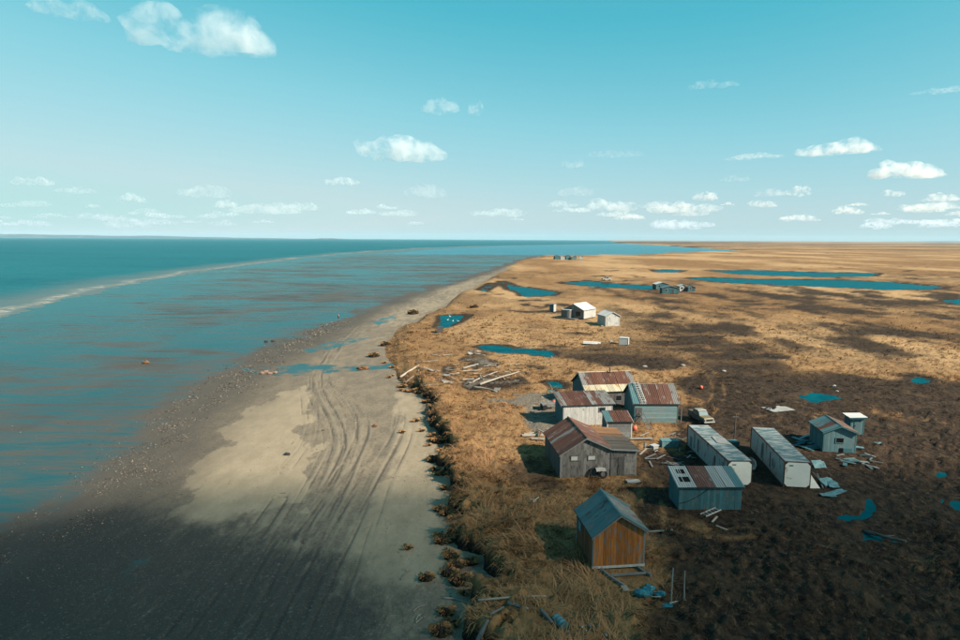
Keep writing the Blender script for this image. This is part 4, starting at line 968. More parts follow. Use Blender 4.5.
while made < 44:
    k = rb_.randrange(len(BK)-1); f_ = rb_.random(); bx_, by_ = BK[k]*(1-f_)+BK[k+1]*f_
    if not 38 < by_ < 125: continue
    bx_ += rb_.uniform(-2.2, .6); by_ += rb_.uniform(-.8, .8); sv = float(bank_s(np.array([bx_]), np.array([by_]))[0])
    if not -1.9 < sv < -.1: continue
    clod('turf clod slumped from the edge of the eroding bank', (bx_, by_), rb_.uniform(.2, .58), 60+made, 'slumped turf clods along the bank'); made += 1
# --- objects on the mud flat
def lump(name, label, cat, c, r, mat, sq=(1.2, .9, .6), seed=1, z=None):
    m = MB().ball((0, 0, r*sq[2]*.55), r, 12, 7, sq); me = m.mesh(name); co = np.array([v.co[:] for v in me.vertices]); nn = fbm(co[:, 0]*2.4/r+seed*5, co[:, 1]*2.4/r+co[:, 2]*3/r, 3, seed)-.5
    for v, k in zip(me.vertices, nn): v.co += v.normal*float(k)*r*.7
    return tag(put(name, me, M[mat], None, (c[0], c[1], ground(*c) if z is None else z)), label, cat)
M['rock'] = plain('dark_wet_rock', (.03, .03, .03), .6); M['orangew'] = plain('orange_brown_weed', (.15, .07, .032), .8, var=.4); M['pinkw'] = plain('pinkish_rubble', (.24, .15, .115), .8, var=.4)
lump('rock', 'left of two dark rocks in the shallow water', 'rock', G(266, 342, -1.95), .42, 'rock', seed=2); lump('rock', 'right of two dark rocks in the shallow water', 'rock', G(273, 341.6, -1.95), .45, 'rock', seed=3)
lump('seaweed_heap', 'orange brown weed heap standing in the shallow flats', 'seaweed', G(146, 363.5, -2.0), .6, 'orangew', seed=4); lump('seaweed_heap', 'bright orange lump at the edge of the upper beach', 'seaweed', G(363, 369.5, -1.5), .8, 'orangew', (1.6, .9, .4), seed=5)
for i, (u, v) in enumerate([(262, 373.5), (266, 372), (270, 374), (275, 373)]):
    lump('rubble_heap', ('leftmost', 'second', 'third', 'rightmost')[i]+(' from left' if i in (1, 2) else '')+' lump in the row of pinkish rubble by the water', 'rubble', G(u, v, -1.7), .42, 'pinkw', seed=i+9)
lump('rock', 'small dark rock on the pale dry sand patch', 'rock', G(287, 455, -1.6), .3, 'rock', seed=8); lump('rock', 'rusty brown lump among the tyre tracks', 'rock', G(375, 427, -1.5), .28, 'orangew', seed=6)
# --- walker on the flats
def skin_mesh(verts, edges, radii, root, sub=1):
    me = bpy.data.meshes.new('s'); me.from_pydata(verts, edges, []); me.update()
    o = bpy.data.objects.new('s', me); COL.objects.link(o); md = o.modifiers.new('k', 'SKIN')
    for i, r in enumerate(radii): me.skin_vertices[0].data[i].radius = (r, r)
    me.skin_vertices[0].data[root].use_root = True
    sb = o.modifiers.new('b', 'SUBSURF'); sb.levels = sub; sb.render_levels = sub
    dg = bpy.context.evaluated_depsgraph_get(); out = bpy.data.meshes.new_from_object(o.evaluated_get(dg)); bpy.data.objects.remove(o); out.materials.clear(); return out
M['skin'] = plain('skin', (.38, .22, .15), .6, var=.1); M['pink'] = plain('pink_jacket', (.45, .17, .16), .8, var=.2); M['trouser'] = plain('dark_trousers', (.018, .016, .018), .85); M['hair'] = plain('brown_hair', (.05, .03, .02), .7)
px_, py_ = G(338.5, 319.6, -1.95)
pr = thing('person', 'person in a pink jacket and dark trousers walking on the tidal flat', 'person', (px_, py_, beach_h(np.array([px_]), np.array([py_]))[0][0]), rad(-30))
bv = [(0,0,.95),(0,0,1.15),(0,0,1.40),(0,0,1.50),(0,-.02,1.60),(0,-.02,1.70), (-.10,0,.90),(-.11,-.12,.50),(-.11,-.02,.09),(-.11,-.16,.05), (.10,0,.90),(.11,.10,.50),(.11,.28,.12),(.11,.16,.05), (-.19,0,1.40),(-.24,.10,1.13),(-.25,.02,.88),(-.25,0,.80),(.19,0,1.40),(.24,-.10,1.13),(.25,-.16,.88),(.25,-.18,.80)]
be = [(0,1),(1,2),(2,3),(3,4),(4,5),(0,6),(6,7),(7,8),(8,9),(0,10),(10,11),(11,12),(12,13),(2,14),(14,15),(15,16),(16,17),(2,18),(18,19),(19,20),(20,21)]
brr = [.13,.12,.13,.055,.095,.085,.085,.06,.042,.04,.085,.06,.042,.04,.055,.042,.032,.028,.055,.042,.032,.028]
for base_i, (hx, hy, hz) in ((17, (-.25, 0, .80)), (21, (.25, -.18, .80))):
    for k in range(5):
        L = (.05, .08, .09, .082, .065)[k]; oy = -.035+.018*k; i0 = len(bv)
        bv += [(hx, hy+oy, hz-.04), (hx+.01, hy+oy*(1.4 if k else 1.9), hz-.04-L)]; be += [(base_i, i0), (i0, i0+1)]; brr += [.01, .008]
put('body', skin_mesh(bv, be, brr, 0), M['skin'], pr)
put('jacket', skin_mesh([bv[i] for i in (0,1,2,14,15,16,18,19,20)], [(0,1),(1,2),(2,3),(3,4),(4,5),(2,6),(6,7),(7,8)], [.165,.15,.16,.085,.07,.058,.085,.07,.058], 0), M['pink'], pr)
put('trousers', skin_mesh([(0,0,.98),bv[6],bv[7],(-.11,-.03,.14),bv[10],bv[11],(.11,.26,.17)], [(0,1),(1,2),(2,3),(0,4),(4,5),(5,6)], [.15,.115,.085,.065,.115,.085,.065], 0), M['trouser'], pr)
MB().ball((0, .015, 1.70), .115, 12, 8, (.9, 1, 1)).build('hair', M['hair'], pr, smooth=True)
# --- birds on the small pond
M['white'] = plain('white_feathers', (.5, .5, .48), .8, var=.05)
for i, (u, v) in enumerate([(447.5, 320.3), (453, 321.5), (458, 321.6), (450, 316.8)]):
    x, y = G(u, v, -.14); b = thing('bird', ('leftmost white bird on the small pond', 'middle white bird of the three in a row on the small pond', 'rightmost white bird on the small pond', 'white bird at the far edge of the small pond')[i], 'bird', (x, y, -.14), i*1.3, 'white birds on the small pond')
    b.scale = (.85,)*3
    MB().tube([(-.36, 0, .22), (-.2, 0, .15), (.05, 0, .14), (.24, 0, .15), (.32, 0, .3), (.33, 0, .5), (.40, 0, .55), (.52, 0, .52)], [.02, .12, .17, .11, .05, .04, .06, .012], 8).build('body', M['white'], b, smooth=True)
    for sgn in (-1, 1): MB().ball((-.06, sgn*.13, .2), .2, 8, 5, (1.2, .35, .5)).build('wing', M['white'], b, smooth=True)
# --- drift wood jumble on the upper bank
named = [((480, 389), (519.5, 375.6), .17, 'long straight pale log, lowest of the fanned timbers'), ((473, 384.5), (498, 374), .14, 'shorter pale log above the long straight one'), ((472, 391), (497, 395.5), .16, 'curved grey log below the fanned timbers'),
         ((400, 373), (419, 368.6), .2, 'thick pale log at the bank edge above the sand'), ((405, 378), (414, 376.6), .14, 'short pale log on sand below the thick one'), ((441, 385), (452, 386), .14, 'grey log at the foot of the driftwood jumble'), ((463, 371), (478, 367.4), .2, 'broad pale log right of the jumble centre')]
for i, (a, b, r, lab) in enumerate(named): log(lab, G(*a, -.2), G(*b, -.2), r, r*.7, 'drift', seed=i, bend=.1 if i == 2 else .02, lift=.12)
rj = random.Random(5)
for i in range(84):
    u = rj.choice([rj.uniform(412, 450), rj.uniform(440, 500), rj.uniform(470, 530)]); v = 352+rj.random()*36 if u < 500 else 366+rj.random()*16
    if u < 430 and v < 362: v += 12
    x, y = G(u, v, -.1); a = rj.gauss(0.35, .8); L = rj.uniform(.5, 2.6)*(1 if i % 3 else 1.4); q = (x+L*math.cos(a), y+L*math.sin(a)); r = rj.uniform(.035, .12)
    log('weathered stick or log scattered in the driftwood jumble on the upper bank', (x, y), q, r, r*.6, 'drift' if rj.random() < .72 else 'driftd', group='driftwood jumble on the upper bank', seed=i, bend=rj.uniform(0, .12), lift=rj.uniform(.05, .25))
for i, (u, v) in enumerate([(447, 377.5), (470, 355), (497, 391), (430, 372)]):
    slab(('white box lid in the middle of the driftwood', 'pale board standing in the upper driftwood', 'grey board beside the curved log', 'pale board at the left of the driftwood')[i], G(u, v), (1.0, .9, 1.8, 1.2)[i], .9, .12, i*.7, 'pale' if i != 2 else 'plank', rx=.3*(i % 2), lift=.15)
# --- yard left of the white shed
tx, ty = G(549, 409)
tr = thing('tub_cart', 'white tub shaped cart on a tyre beside the white shed', 'cart', (tx, ty, zt(tx, ty)), rad(12))
m = MB(); m.hexa([(-.9, -.4, .3), (.8, -.4, .3), (.8, .4, .3), (-.9, .4, .3)], [(-1.15, -.6, .85), (1.15, -.6, .85), (1.15, .6, .85), (-1.15, .6, .85)]); m.build('tub', M['pale'], tr)
MB().hexa([(-1.0, -.5, .86), (1.0, -.5, .86), (1.0, .5, .86), (-1.0, .5, .86)], [(-.95, -.45, .88), (.95, -.45, .88), (.95, .45, .88), (-.95, .45, .88)]).build('load', M['plank'], tr)
for sx in (-.75,):
    for sy in (-.62, .62):
        MB().tube([(sx, sy-.09, .33), (sx, sy+.09, .33)], [.33, .33], 12).build('wheel', M['black'], tr)
MB().bar((1.0, 0, .4), (2.0, 0, .12), .07, .07).build('tow_bar', M['iron'], tr)
def buoy(label, u, v, r):
    x, y = G(u, v); o = thing('buoy', label, 'buoy', (x, y, zt(x, y)))
    MB().ball((0, 0, r), r, 14, 9, (1, 1, 1.08)).build('float', M['redbuoy'], o, smooth=True); MB().tube([(0, 0, 2.0*r), (0, 0, 2.35*r)], [r*.2, r*.14], 8).build('eyelet', M['iron'], o); return o
b1 = buoy('faded red float propped on the white cart', 554, 408, .4); b1.location.z += .35
buoy('faded red float on the ground beside the small rusty shed', 634.5, 431, .34); buoy('small red float behind the pale teal house in dark heath', 701, 389.5, .28)
rk = random.Random(9)
for i in range(34):
    u, v = rk.uniform(512, 560), rk.uniform(393, 432)
    if u < 526 and v > 405: continue
    x, y = G(u, v); a = rk.gauss(.3, .9); L = rk.uniform(.6, 2.0)
    board('grey scrap plank scattered over the pale yard left of the white shed', (x, y), (x+L*math.cos(a), y+L*math.sin(a)), rk.uniform(.12, .3), .04, 'plank' if rk.random() < .7 else 'drift', group='scrap planks in the pale yard', lift=.02+.05*rk.random())
for i, (a, b, w) in enumerate([((522, 437), (543, 436), .5), ((531, 441), (545, 440.5), .55), ((524, 434), (536, 433), .3), ((538, 432), (544, 440), .18)]):
    board(('wide pale plank, longest of the pile left of the grey house', 'wide pale plank at the bottom of the pile left of the grey house', 'short pale plank at the back of the pile left of the grey house', 'thin plank leaning against the grey house corner')[i], G(*a), G(*b), w, .1, 'drift', lift=.1, tilt=.8 if i == 3 else 0)
for i, (u, v) in enumerate([(551, 394), (556, 398), (557, 403)]):
    slab(('top', 'middle', 'lowest')[i]+' teal board leaning by the left end of the white shed', G(u, v), 1.1, .35, .05, .1, 'tealp', lift=.35)
# --- in front of and beside the grey house
for i, (u, v, r) in enumerate([(593.5, 477.5, .5), (603, 478, .42)]):
    x, y = G(u, v); o = thing('tyre', ('larger', 'smaller')[i]+' black tyre leaning against the grey house front', 'tyre', (x, y-.1, zt(x, y)+r), rad(8))
    m = MB(); R_, r_ = r-.1, .1; vs = []; fs = []
    for a in range(18):
        for b in range(8):
            A, B_ = 2*math.pi*a/18, 2*math.pi*b/8; vs.append(((R_+r_*math.cos(B_))*math.cos(A), r_*math.sin(B_)*1.1, (R_+r_*math.cos(B_))*math.sin(A))); fs.append((a*8+b, a*8+(b+1) % 8, ((a+1) % 18)*8+(b+1) % 8, ((a+1) % 18)*8+b))
    m.add(vs, fs); to = m.build('tread', M['black'], o, smooth=True); to.rotation_euler = (rad(-14), 0, 0)
slab('pale sheet resting on the tyres at the grey house', G(600.5, 478.6), .95, .5, .04, .15, 'pale', lift=.85, rx=.5)
slab('pale concrete slab on the ground right of the house front', G(633, 482.5), 1.3, .6, .14, .1, 'trimw', lift=.0)
rk = random.Random(21)
for i in range(40):
    u, v = rk.uniform(636, 690), rk.uniform(436, 470)
    if 640 < u < 660 and v < 436: continue
    x, y = G(u, v); a = rk.choice([-.7, .1, .9])+rk.gauss(0, .3); L = rk.uniform(.5, 2.2)
    board('scrap plank scattered between the grey house and the left container', (x, y), (x+L*math.cos(a), y+L*math.sin(a)), rk.uniform(.08, .2), .04, rk.choice(['plank', 'plank', 'greyd', 'drift', 'trim']), group='scrap planks by the left container', lift=.03+.1*rk.random())
board('long pale beam lying behind the lean-to roof', G(630, 440.5), G(652, 441), .25, .1, 'trimw', lift=.15)
def crate(label, u, v, sx, sy, sz, rot, mat, cat='box'):
    x, y = G(u, v); o = thing('crate', label, cat, (x, y, zt(x, y)), rad(rot)); w = MB().box(-sx/2, sx/2, -sy/2, sy/2, 0, sz-.05).build('body', M[mat], o)
    MB().box(-sx/2-.04, sx/2+.04, -sy/2-.04, sy/2+.04, sz-.048, sz+.02).build('lid', M[mat], o)
    for sxx in (-1, 1): MB().box(sxx*sx/2-.03*(sxx > 0)-.01, sxx*sx/2+.03*(sxx < 0)+.01, -sy/2-.025, -sy/2-.002, .02, sz-.055).build('batten', M['trim'], o)
    return o
crate('teal box among scrap left of the left container', 669, 446.5, 1.9, .9, .75, 3, 'tealpanel'); crate('teal box standing between the two containers', 732, 446, 1.2, .9, .6, 12, 'tealp'); crate('small pale box among scrap right of the grey house', 654, 449, .8, .6, .4, 30, 'trimw')
crate('far white box with one teal side in brown heath', 624, 345, 2.0, 1.6, 1.5, -20, 'whitem'); crate('dark crate at the corner of the small pond', 440, 332, 1.5, 1.2, 1.3, 10, 'greyd')
# dish shaped skiff between containers
def skiff(label, u, v, L, rot, mat, flip=False):
    x, y = G(u, v); o = thing('skiff', label, 'boat', (x, y, zt(x, y)+(.55 if flip else .05)), rad(rot)); m = MB(); n = 8; rings = []
    for i in range(n+1):
        t = i/n; xx = -L/2+L*t; hw = L*.17*(1-max(0, t-.45)**2*3.0)*(1 if t < .99 else .2); dp = .5
        rings.append([(xx, -hw, dp), (xx, -hw*.75, .08), (xx, 0, 0+.25*max(0, t-.6)), (xx, hw*.75, .08), (xx, hw, dp), (xx, hw*.85, dp-.02), (xx, hw*.62, .13), (xx, 0, .06+.25*max(0, t-.6)), (xx, -hw*.62, .13), (xx, -hw*.85, dp-.02)])
    vs = [p for r in rings for p in r]; fs = []
    for i in range(n):
        for k in range(10): fs.append((i*10+k, i*10+(k+1) % 10, (i+1)*10+(k+1) % 10, (i+1)*10+k))
    fs += [tuple(range(10)), tuple(n*10+k for k in range(10))]
    m.add(vs, fs); h_ = m.build('hull', M[mat], o)
    for k in (.35, .6): MB().box(-L/2+L*k, -L/2+L*k+.2, -L*.14, L*.14, .3, .34).build('thwart', M['plank'], o)
    if flip: o.rotation_euler = (math.pi, 0, rad(rot))
    return o
skiff('small pale skiff leaning between the two containers', 751, 466, 2.6, 70, 'trimw'); skiff('far overturned white skiff in brown heath', 592, 344, 3.8, -12, 'whitem', True)
px2, py2 = G(734, 441); pl = thing('utility_pole', 'thin bare wooden pole standing behind the containers', 'pole', (px2, py2, zt(px2, py2)))
MB().tube([(0, 0, -.2), (.02, 0, 1.7), (.05, .03, 3.3)], [.09, .08, .06], 8).build('pole', M['greyd'], pl); MB().box(-.3, .35, -.04, .04, 2.9, 2.98).build('crossarm', M['greyd'], pl)
# ladders
def ladder(label, name, p0, p1, w, n, mat):
    p0, p1 = Vector(p0), Vector(p1); d = p1-p0; side = d.cross(Vector((0, 0, 1))); side.normalize(); o = thing(name, label, 'ladder', p0)
    for s_ in (-1, 1): MB().bar(side*s_*w/2, d+side*s_*w/2, .06, .07).build('rail', M[mat], o)
    for k in range(n): a = d*((k+.5)/n); MB().bar(a-side*w*.5, a+side*w*.5, .05, .05).build('rung', M[mat], o)
    return o
ladder('grey ladder lying up the roof slope of the pale teal house', 'ladder', (20.75, 78.72, 2.72), (20.35, 81.7, 4.62), .5, 9, 'trimw')
lx, ly = G(650, 431); ladder('short ladder leaning on the ground in front of the teal house', 'ladder', (lx, ly, zt(lx, ly)), (20.5, 78.8, 1.3), .5, 7, 'trim')
lx, ly = G(712, 524); lq = G(704, 513); ladder('broken white ladder lying in grass before the teal shed', 'ladder', (*G(718, 513), zt(*G(718, 513))+.35), (*G(703, 519), zt(*G(703, 519))+.3), .55, 5, 'whiteb')
board('short pale offcut below the broken white ladder', G(712, 524), G(717, 519), .15, .05, 'drift', lift=.2); board('brown board end lying below the white offcut', G(716, 527), G(727, 532), .12, .05, 'drift', lift=.2)
# --- debris round the right container and gabled shed
tri = MB(); tri.add([(0, 0, 0), (1.0, 0, 0), (.08, .25, 1.35), (0, .06, 0), (1.0, .06, 0), (.08, .31, 1.35)], [(0, 1, 2), (5, 4, 3), (0, 3, 4, 1), (1, 4, 5, 2), (2, 5, 3, 0)])
x, y = G(809.5, 488.5); tag(tri.build('panel', M['cend'], None, (x, y, zt(x, y))), 'white triangular panel leaning at the right container corner', 'panel')
board('dark beam leaning away from the right container', G(826, 488), G(812, 478), .18, .12, 'greyd', tilt=.5); board('second dark beam lying right of the white triangle', G(823, 489), G(817, 478), .14, .1, 'trim', tilt=.3)
slab('teal crumpled sheet behind the right container debris', G(827, 485), 1.5, .9, .05, .4, 'tealpanel', rx=.5, lift=.3); slab('teal square sheet right of the crumpled one', G(833, 487), .9, 1.0, .05, -.2, 'tealpanel', rx=.3, lift=.2)
slab('long pale teal sheet with pointed end on dark ground', G(835, 494.5), 2.1, .7, .05, .35, 'tealpanel', lift=.12, ry=-.12); slab('low teal sheet under the pointed one', G(828, 496.5), 1.3, .6, .05, -.1, 'tealpanel', lift=.05)
slab('pale square sheet propped between right container and gabled shed', G(818.5, 467.5), 1.3, .9, .04, .1, 'tealpanel', rx=.7, lift=.3)
slab('large pale metal sheet lying flat on the dark heath', G(778, 410.5), 3.6, 2.4, .05, .25, 'zincp')if False else slab('large pale metal sheet lying flat on the dark heath', G(778, 410.5), 3.6, 2.4, .05, .25, 'pale')
rk = random.Random(33)
for i in range(22):
    u, v = rk.uniform(832, 872), rk.uniform(456, 468); x, y = G(u, v); a = rk.gauss(-.2, .6); L = rk.uniform(.6, 1.8)
    board('pale teal grey scrap board heaped in front of the gabled shed', (x, y), (x+L*math.cos(a), y+L*math.sin(a)), rk.uniform(.15, .4), .05, rk.choice(['tealj', 'trim', 'tealp', 'plank']), group='scrap boards before the gabled shed', lift=.05+.15*rk.random())
rk = random.Random(34)
for i in range(14):
    u, v = rk.uniform(792, 812), rk.uniform(438, 450); x, y = G(u, v); a = rk.gauss(.2, .7); L = rk.uniform(.8, 2.2)
    board('dark teal scrap board heaped left of the gabled shed', (x, y), (x+L*math.cos(a), y+L*math.sin(a)), rk.uniform(.2, .5), .05, rk.choice(['tealp', 'tealp', 'tarp']), group='scrap boards left of the gabled shed', lift=.05+.2*rk.random())
slab('pale step board at the right foot of the gabled shed', G(857, 449), 1.3, .5, .08, -.1, 'tealj', lift=.1); slab('small pale teal sheet lying on heath right of the gabled shed', G(878.5, 445.5), .8, .5, .05, .1, 'tealpanel', lift=.1)
log('brown fallen log lying across the puddle at right', G(865, 531), G(906, 546), .16, .11, 'driftd', bend=-.06, lift=.1, stub=True)
for i, (u, v, r, lab) in enumerate([(834, 388, .3, 'white tub on the heath beyond the bright puddle'), (837, 392, .25, 'small pale stone beside the bright puddle'), (724, 372, .35, 'white scrap lump on the brown heath behind the houses'), (645, 366, .4, 'pale lump on heath above the rear house roof'), (683, 366, .4, 'pale slab on the heath at the end of the track'), (611, 343, .4, 'white scrap lump left of the far white box'), (602, 326.5, .35, 'white scrap at the foot of the far white shed'), (570, 342, .35, 'white scrap in heath below the pale cabin')]):
    lump('scrap_lump', lab, 'scrap', G(u, v), r*.85, 'pale', (1.3, 1, .6), seed=i+40)

# =================================================================== GRASS
def grass(name, label, boxes, seed, mat, blade_tris=3):
    rg = np.random.default_rng(seed); PX = []; PY = []
    for (x0, x1, y0, y1, dens) in boxes:
        n = int((x1-x0)*(y1-y0)*dens); PX.append(rg.uniform(x0, x1, n)); PY.append(rg.uniform(y0, y1, n))
    X = np.concatenate(PX); Y = np.concatenate(PY)
    vis = (np.abs(X) < (Y+6)*.86+3); X, Y = X[vis], Y[vis]
    s = bank_s(X, Y); dk, pd = cover(X, Y, s); po = pond_sd(X, Y)
    ok = (s > .25) & (po > .5) & (rg.random(len(X)) > pd*.95) & (rg.random(len(X)) > dk*.42)
    clump = fbm(X/1.1, Y/1.1, 2, 77); clump = clump*.6+.4*fbm(X/5, Y/7, 3, 78); ok &= rg.random(len(X)) < sstep(.30, .58, clump)*.9+.1; ok &= rg.random(len(X)) < sstep(250, 105, Y)
    for fx, fy, fr_, fw_, fd_ in FOOT:
        c, sn = math.cos(-fr_), math.sin(-fr_); lx_ = (X-fx)*c-(Y-fy)*sn; ly_ = (X-fx)*sn+(Y-fy)*c
        ok &= ~((lx_ > -.12) & (lx_ < fw_+.12) & (ly_ > -.12) & (ly_ < fd_+.12))
    X, Y, s, dk = X[ok], Y[ok], s[ok], dk[ok]; Z = tundra_h(X, Y, s)-.05; T = len(X)
    far = np.clip(Y/60, .9, 3.0)**.75; big = np.exp(rg.normal(0, .35, T))
    nb = 7; flow = fbm(X/3.5, Y/3.5, 3, 81)*9.0 + 1.2
    lip = sstep(2.2, .4, s)
    N = T*nb; rep = lambda a: np.repeat(a, nb)
    ang = rep(flow)+rg.normal(0, .75, N)
    bankdir = np.pi; ang = np.where(rep(lip) > .5, bankdir+rg.normal(0, .6, N), ang)
    L = rg.uniform(.30, .62, N)*(1-.58*rep(dk))*(.8+.6*rep(fbm(X/2.5, Y/2.5, 2, 82)))*np.sqrt(rep(far))*rep(big)*rep(1+.45*sstep(16, 5, s)*sstep(75, 55, Y))
    up = rg.uniform(.14, .72, N); droop = rg.uniform(.0, .5, N)+rep(lip)*.9
    w = rg.uniform(.018, .038, N)*rep(far)
    bx = rep(X)+rg.normal(0, .10, N)*rep(far); by = rep(Y)+rg.normal(0, .10, N)*rep(far); bz = rep(Z)
    dx, dy = np.cos(ang), np.sin(ang); hx, hy = -dy, dx
    lean = np.sqrt(1-np.clip(up, 0, .95)**2)
    mx, my, mz = bx+dx*L*.5*lean, by+dy*L*.5*lean, bz+L*.55*up
    ex, ey, ez = bx+dx*L*lean*1.1, by+dy*L*lean*1.1, bz+L*(up-.55*droop)
    V = np.empty((N, 5, 3), np.float32)
    V[:, 0] = np.stack([bx-hx*w, by-hy*w, bz], 1); V[:, 1] = np.stack([bx+hx*w, by+hy*w, bz], 1)
    V[:, 2] = np.stack([mx+hx*w*.8, my+hy*w*.8, mz], 1); V[:, 3] = np.stack([mx-hx*w*.8, my-hy*w*.8, mz], 1); V[:, 4] = np.stack([ex, ey, ez], 1)
    i0 = (np.arange(N)*5)[:, None]
    Fq = [i0+np.array([[0, 1, 2, 3]]), i0+np.array([[3, 2, 4]])]
    tone = np.repeat(np.clip(rep(fbm(X/1.6, Y/1.6, 3, 83)+.16*sstep(18, 6, s)*sstep(150, 90, Y))+rg.normal(0, .10, N), 0, 1), 5); dkv = np.repeat(np.clip(rep(dk)+rg.normal(0, .12, N), 0, 1), 5)
    print('GRASS', name, T, 'tufts', N*3, 'tris')
    return tag(put(name, np_mesh(name, V.reshape(-1, 3), Fq, {'tone': tone, 'dark': dkv}, False), mat), label, 'grass', kind='stuff')
def mat_grass():
    t = NT('dry_grass'); tone = t.attr('tone'); dk = t.attr('dark')
    gold = t.mix(t.ramp(tone, .3, .7), (.118, .058, .026), (.335, .180, .084))
    drk = t.mix(t.ramp(tone, .35, .70), (.014, .0105, .0085), (.105, .066, .038))
    col = t.mix(t.ramp(dk, .15, .8), gold, drk)
    d = t.bsdf(col, .75, spec=.12); tr = t.n('ShaderNodeBsdfTranslucent', {'Color': col}).outputs[0]
    return t.done(t.n('ShaderNodeMixShader', {0: .22, 1: d, 2: tr}).outputs[0])
M_GRASS = mat_grass()
grass('bank_grass', 'long dry golden grass hanging over the near bank', [(-6, 52, 32, 50, 13), (-8, 60, 50, 66, 8)], 1, M_GRASS)
grass('tundra_grass', 'dry tussock grass over the middle of the tundra', [(-16, 95, 66, 110, 3.2), (-30, 120, 110, 170, 1.2), (-34, 190, 170, 260, .75)], 2, M_GRASS)

# =================================================================== GRAVEL on the shore
def gravel():
    rg = np.random.default_rng(4); X = []; Y = []
    P = smooth_line(WATERLINE, 3)
    seg = np.hypot(*(P[1:]-P[:-1]).T); near = P[:-1, 1] < 190
    pr_ = np.where(near & (P[:-1, 1] > 25), seg/np.maximum(P[:-1, 1], 30)**1.0, 0); pr_ = pr_/pr_.sum()
    n = 16000; k = rg.choice(len(seg), n, p=pr_); t = rg.random(n)[:, None]; B = P[k]*(1-t)+P[k+1]*t; d = P[k+1]-P[k]; nrm = np.stack([-d[:, 1], d[:, 0]], 1)/np.hypot(d[:, 0], d[:, 1])[:, None]
    off = rg.normal(-1.2, 2.4, n); B = B+nrm*off[:, None]
    n2 = 3500; u = rg.uniform(-40, 470, n2); v = rg.uniform(420, 690, n2); B2 = np.array([G(a, b, -1.6) for a, b in zip(u, v)]); B = np.concatenate([B, B2]); n += n2
    z, db, dw, ds = beach_h(B[:, 0], B[:, 1]); ok = db > .8; cl = fbm(B[:, 0]/2.5, B[:, 1]/2.5, 2, 88); ok &= rg.random(n) < sstep(.3, .65, cl)
    B, z = B[ok], z[ok]; n = len(B)
    r = rg.lognormal(-3.05, .38, n)*np.clip(B[:, 1]/60, .8, 2.6); r[-len(r)//4:] *= .8
    base = np.array([(1, 0, 0), (0, 1, 0), (-1, 0, 0), (0, -1, 0), (0, 0, 1), (0, 0, -1)], float)
    V = base[None]*np.stack([r*rg.uniform(.8, 1.5, n), r*rg.uniform(.7, 1.2, n), r*rg.uniform(.4, .8, n)], 1)[:, None, :]
    V += rg.normal(0, .15, V.shape)*r[:, None, None]
    a = rg.uniform(0, 6.28, n); c, s_ = np.cos(a)[:, None], np.sin(a)[:, None]
    W = np.stack([V[..., 0]*c-V[..., 1]*s_+B[:, :1], V[..., 0]*s_+V[..., 1]*c+B[:, 1:2], V[..., 2]+(z+r*.15)[:, None]], -1)
    f = np.array([(0, 1, 4), (1, 2, 4), (2, 3, 4), (3, 0, 4), (1, 0, 5), (2, 1, 5), (3, 2, 5), (0, 3, 5)])
    Fq = (np.arange(n)*6)[:, None, None]+f[None]
    tone = np.repeat(rg.random(n), 6)
    t = NT('shore_gravel'); col = t.mix(t.ramp(t.attr('tone'), .35, .95), (.04, .034, .028), (.17, .145, .115))
    tag(put('gravel', np_mesh('gravel', W.reshape(-1, 3), Fq.reshape(-1, 3), {'tone': tone}, False), t.done(t.bsdf(col, .7, spec=.3))), 'scattered pebbles and shells along the waterline', 'gravel', kind='stuff')
gravel()

# =================================================================== CLOUDS
def cloud_mesh(w, d, h, seed, puffs=11):
    rr_ = random.Random(seed); mbd = bpy.data.metaballs.new('mb%d' % seed); mbd.resolution = .11; mbd.render_resolution = .11; mbd.threshold = .35
    for k in range(puffs):
        e = mbd.elements.new(); t = (k+.5)/puffs*2-1; env = math.sqrt(max(.02, 1-t*t))
        r = rr_.uniform(.16, .34)*(.45+.55*env); e.co = (t*.82+rr_.uniform(-.08, .08), rr_.uniform(-.35, .35)*env, (rr_.random()**1.6)*.42*env+.02); e.radius = r*1.9; e.stiffness = 2.0
    o = bpy.data.objects.new('mbo%d_' % seed, mbd); COL.objects.link(o); dg = bpy.context.evaluated_depsgraph_get(); me = bpy.data.meshes.new_from_object(o.evaluated_get(dg)); bpy.data.objects.remove(o); bpy.data.metaballs.remove(mbd)
    n = len(me.vertices); co = np.empty(n*3, np.float32); me.vertices.foreach_get('co', co); co = co.reshape(-1, 3); nr = np.array([v.normal[:] for v in me.vertices])
    q = co*3.4+seed*3.1
    nz = (fbm(q[:, 0]+q[:, 2]*.7, q[:, 1]-q[:, 2]*.9, 4, seed)-.5)*.42
    co = co+nr*nz[:, None]; co[:, 2] = np.where(co[:, 2] < 0, co[:, 2]*.45, co[:, 2])
    lo, hi = co.min(0), co.max(0); co = (co-(lo+hi)/2)/(hi-lo)*np.array([w, d, h]); co[:, 2] += h/2
    me.vertices.foreach_set('co', co.astype(np.float32).ravel()); me.update(); return me
def mat_cloud(i, dens, h=100.0):
    t = NT('cloud_vapour'); o = t.addv(t.obj(), (i*531.0, i*177.0, 0.0))
    n = t.noise(o, 1.7/h, 6, .66, .5)
    v = t.n('ShaderNodeVolumePrincipled', {'Color': (.95, .96, .97), 'Density': t.math('MULTIPLY', t.ramp(n, .42, .74), dens), 'Anisotropy': .2}); t.t.links.new(v.outputs[0], t.out.inputs['Volume']); t.m.cycles.volume_step_rate = .6; return t.m
def mat_cloud_even(dens):
    t = NT('shade_cloud_vapour'); v = t.n('ShaderNodeVolumePrincipled', {'Color': (.95, .96, .97), 'Density': dens, 'Anisotropy': .2}); t.t.links.new(v.outputs[0], t.out.inputs['Volume']); return t.m
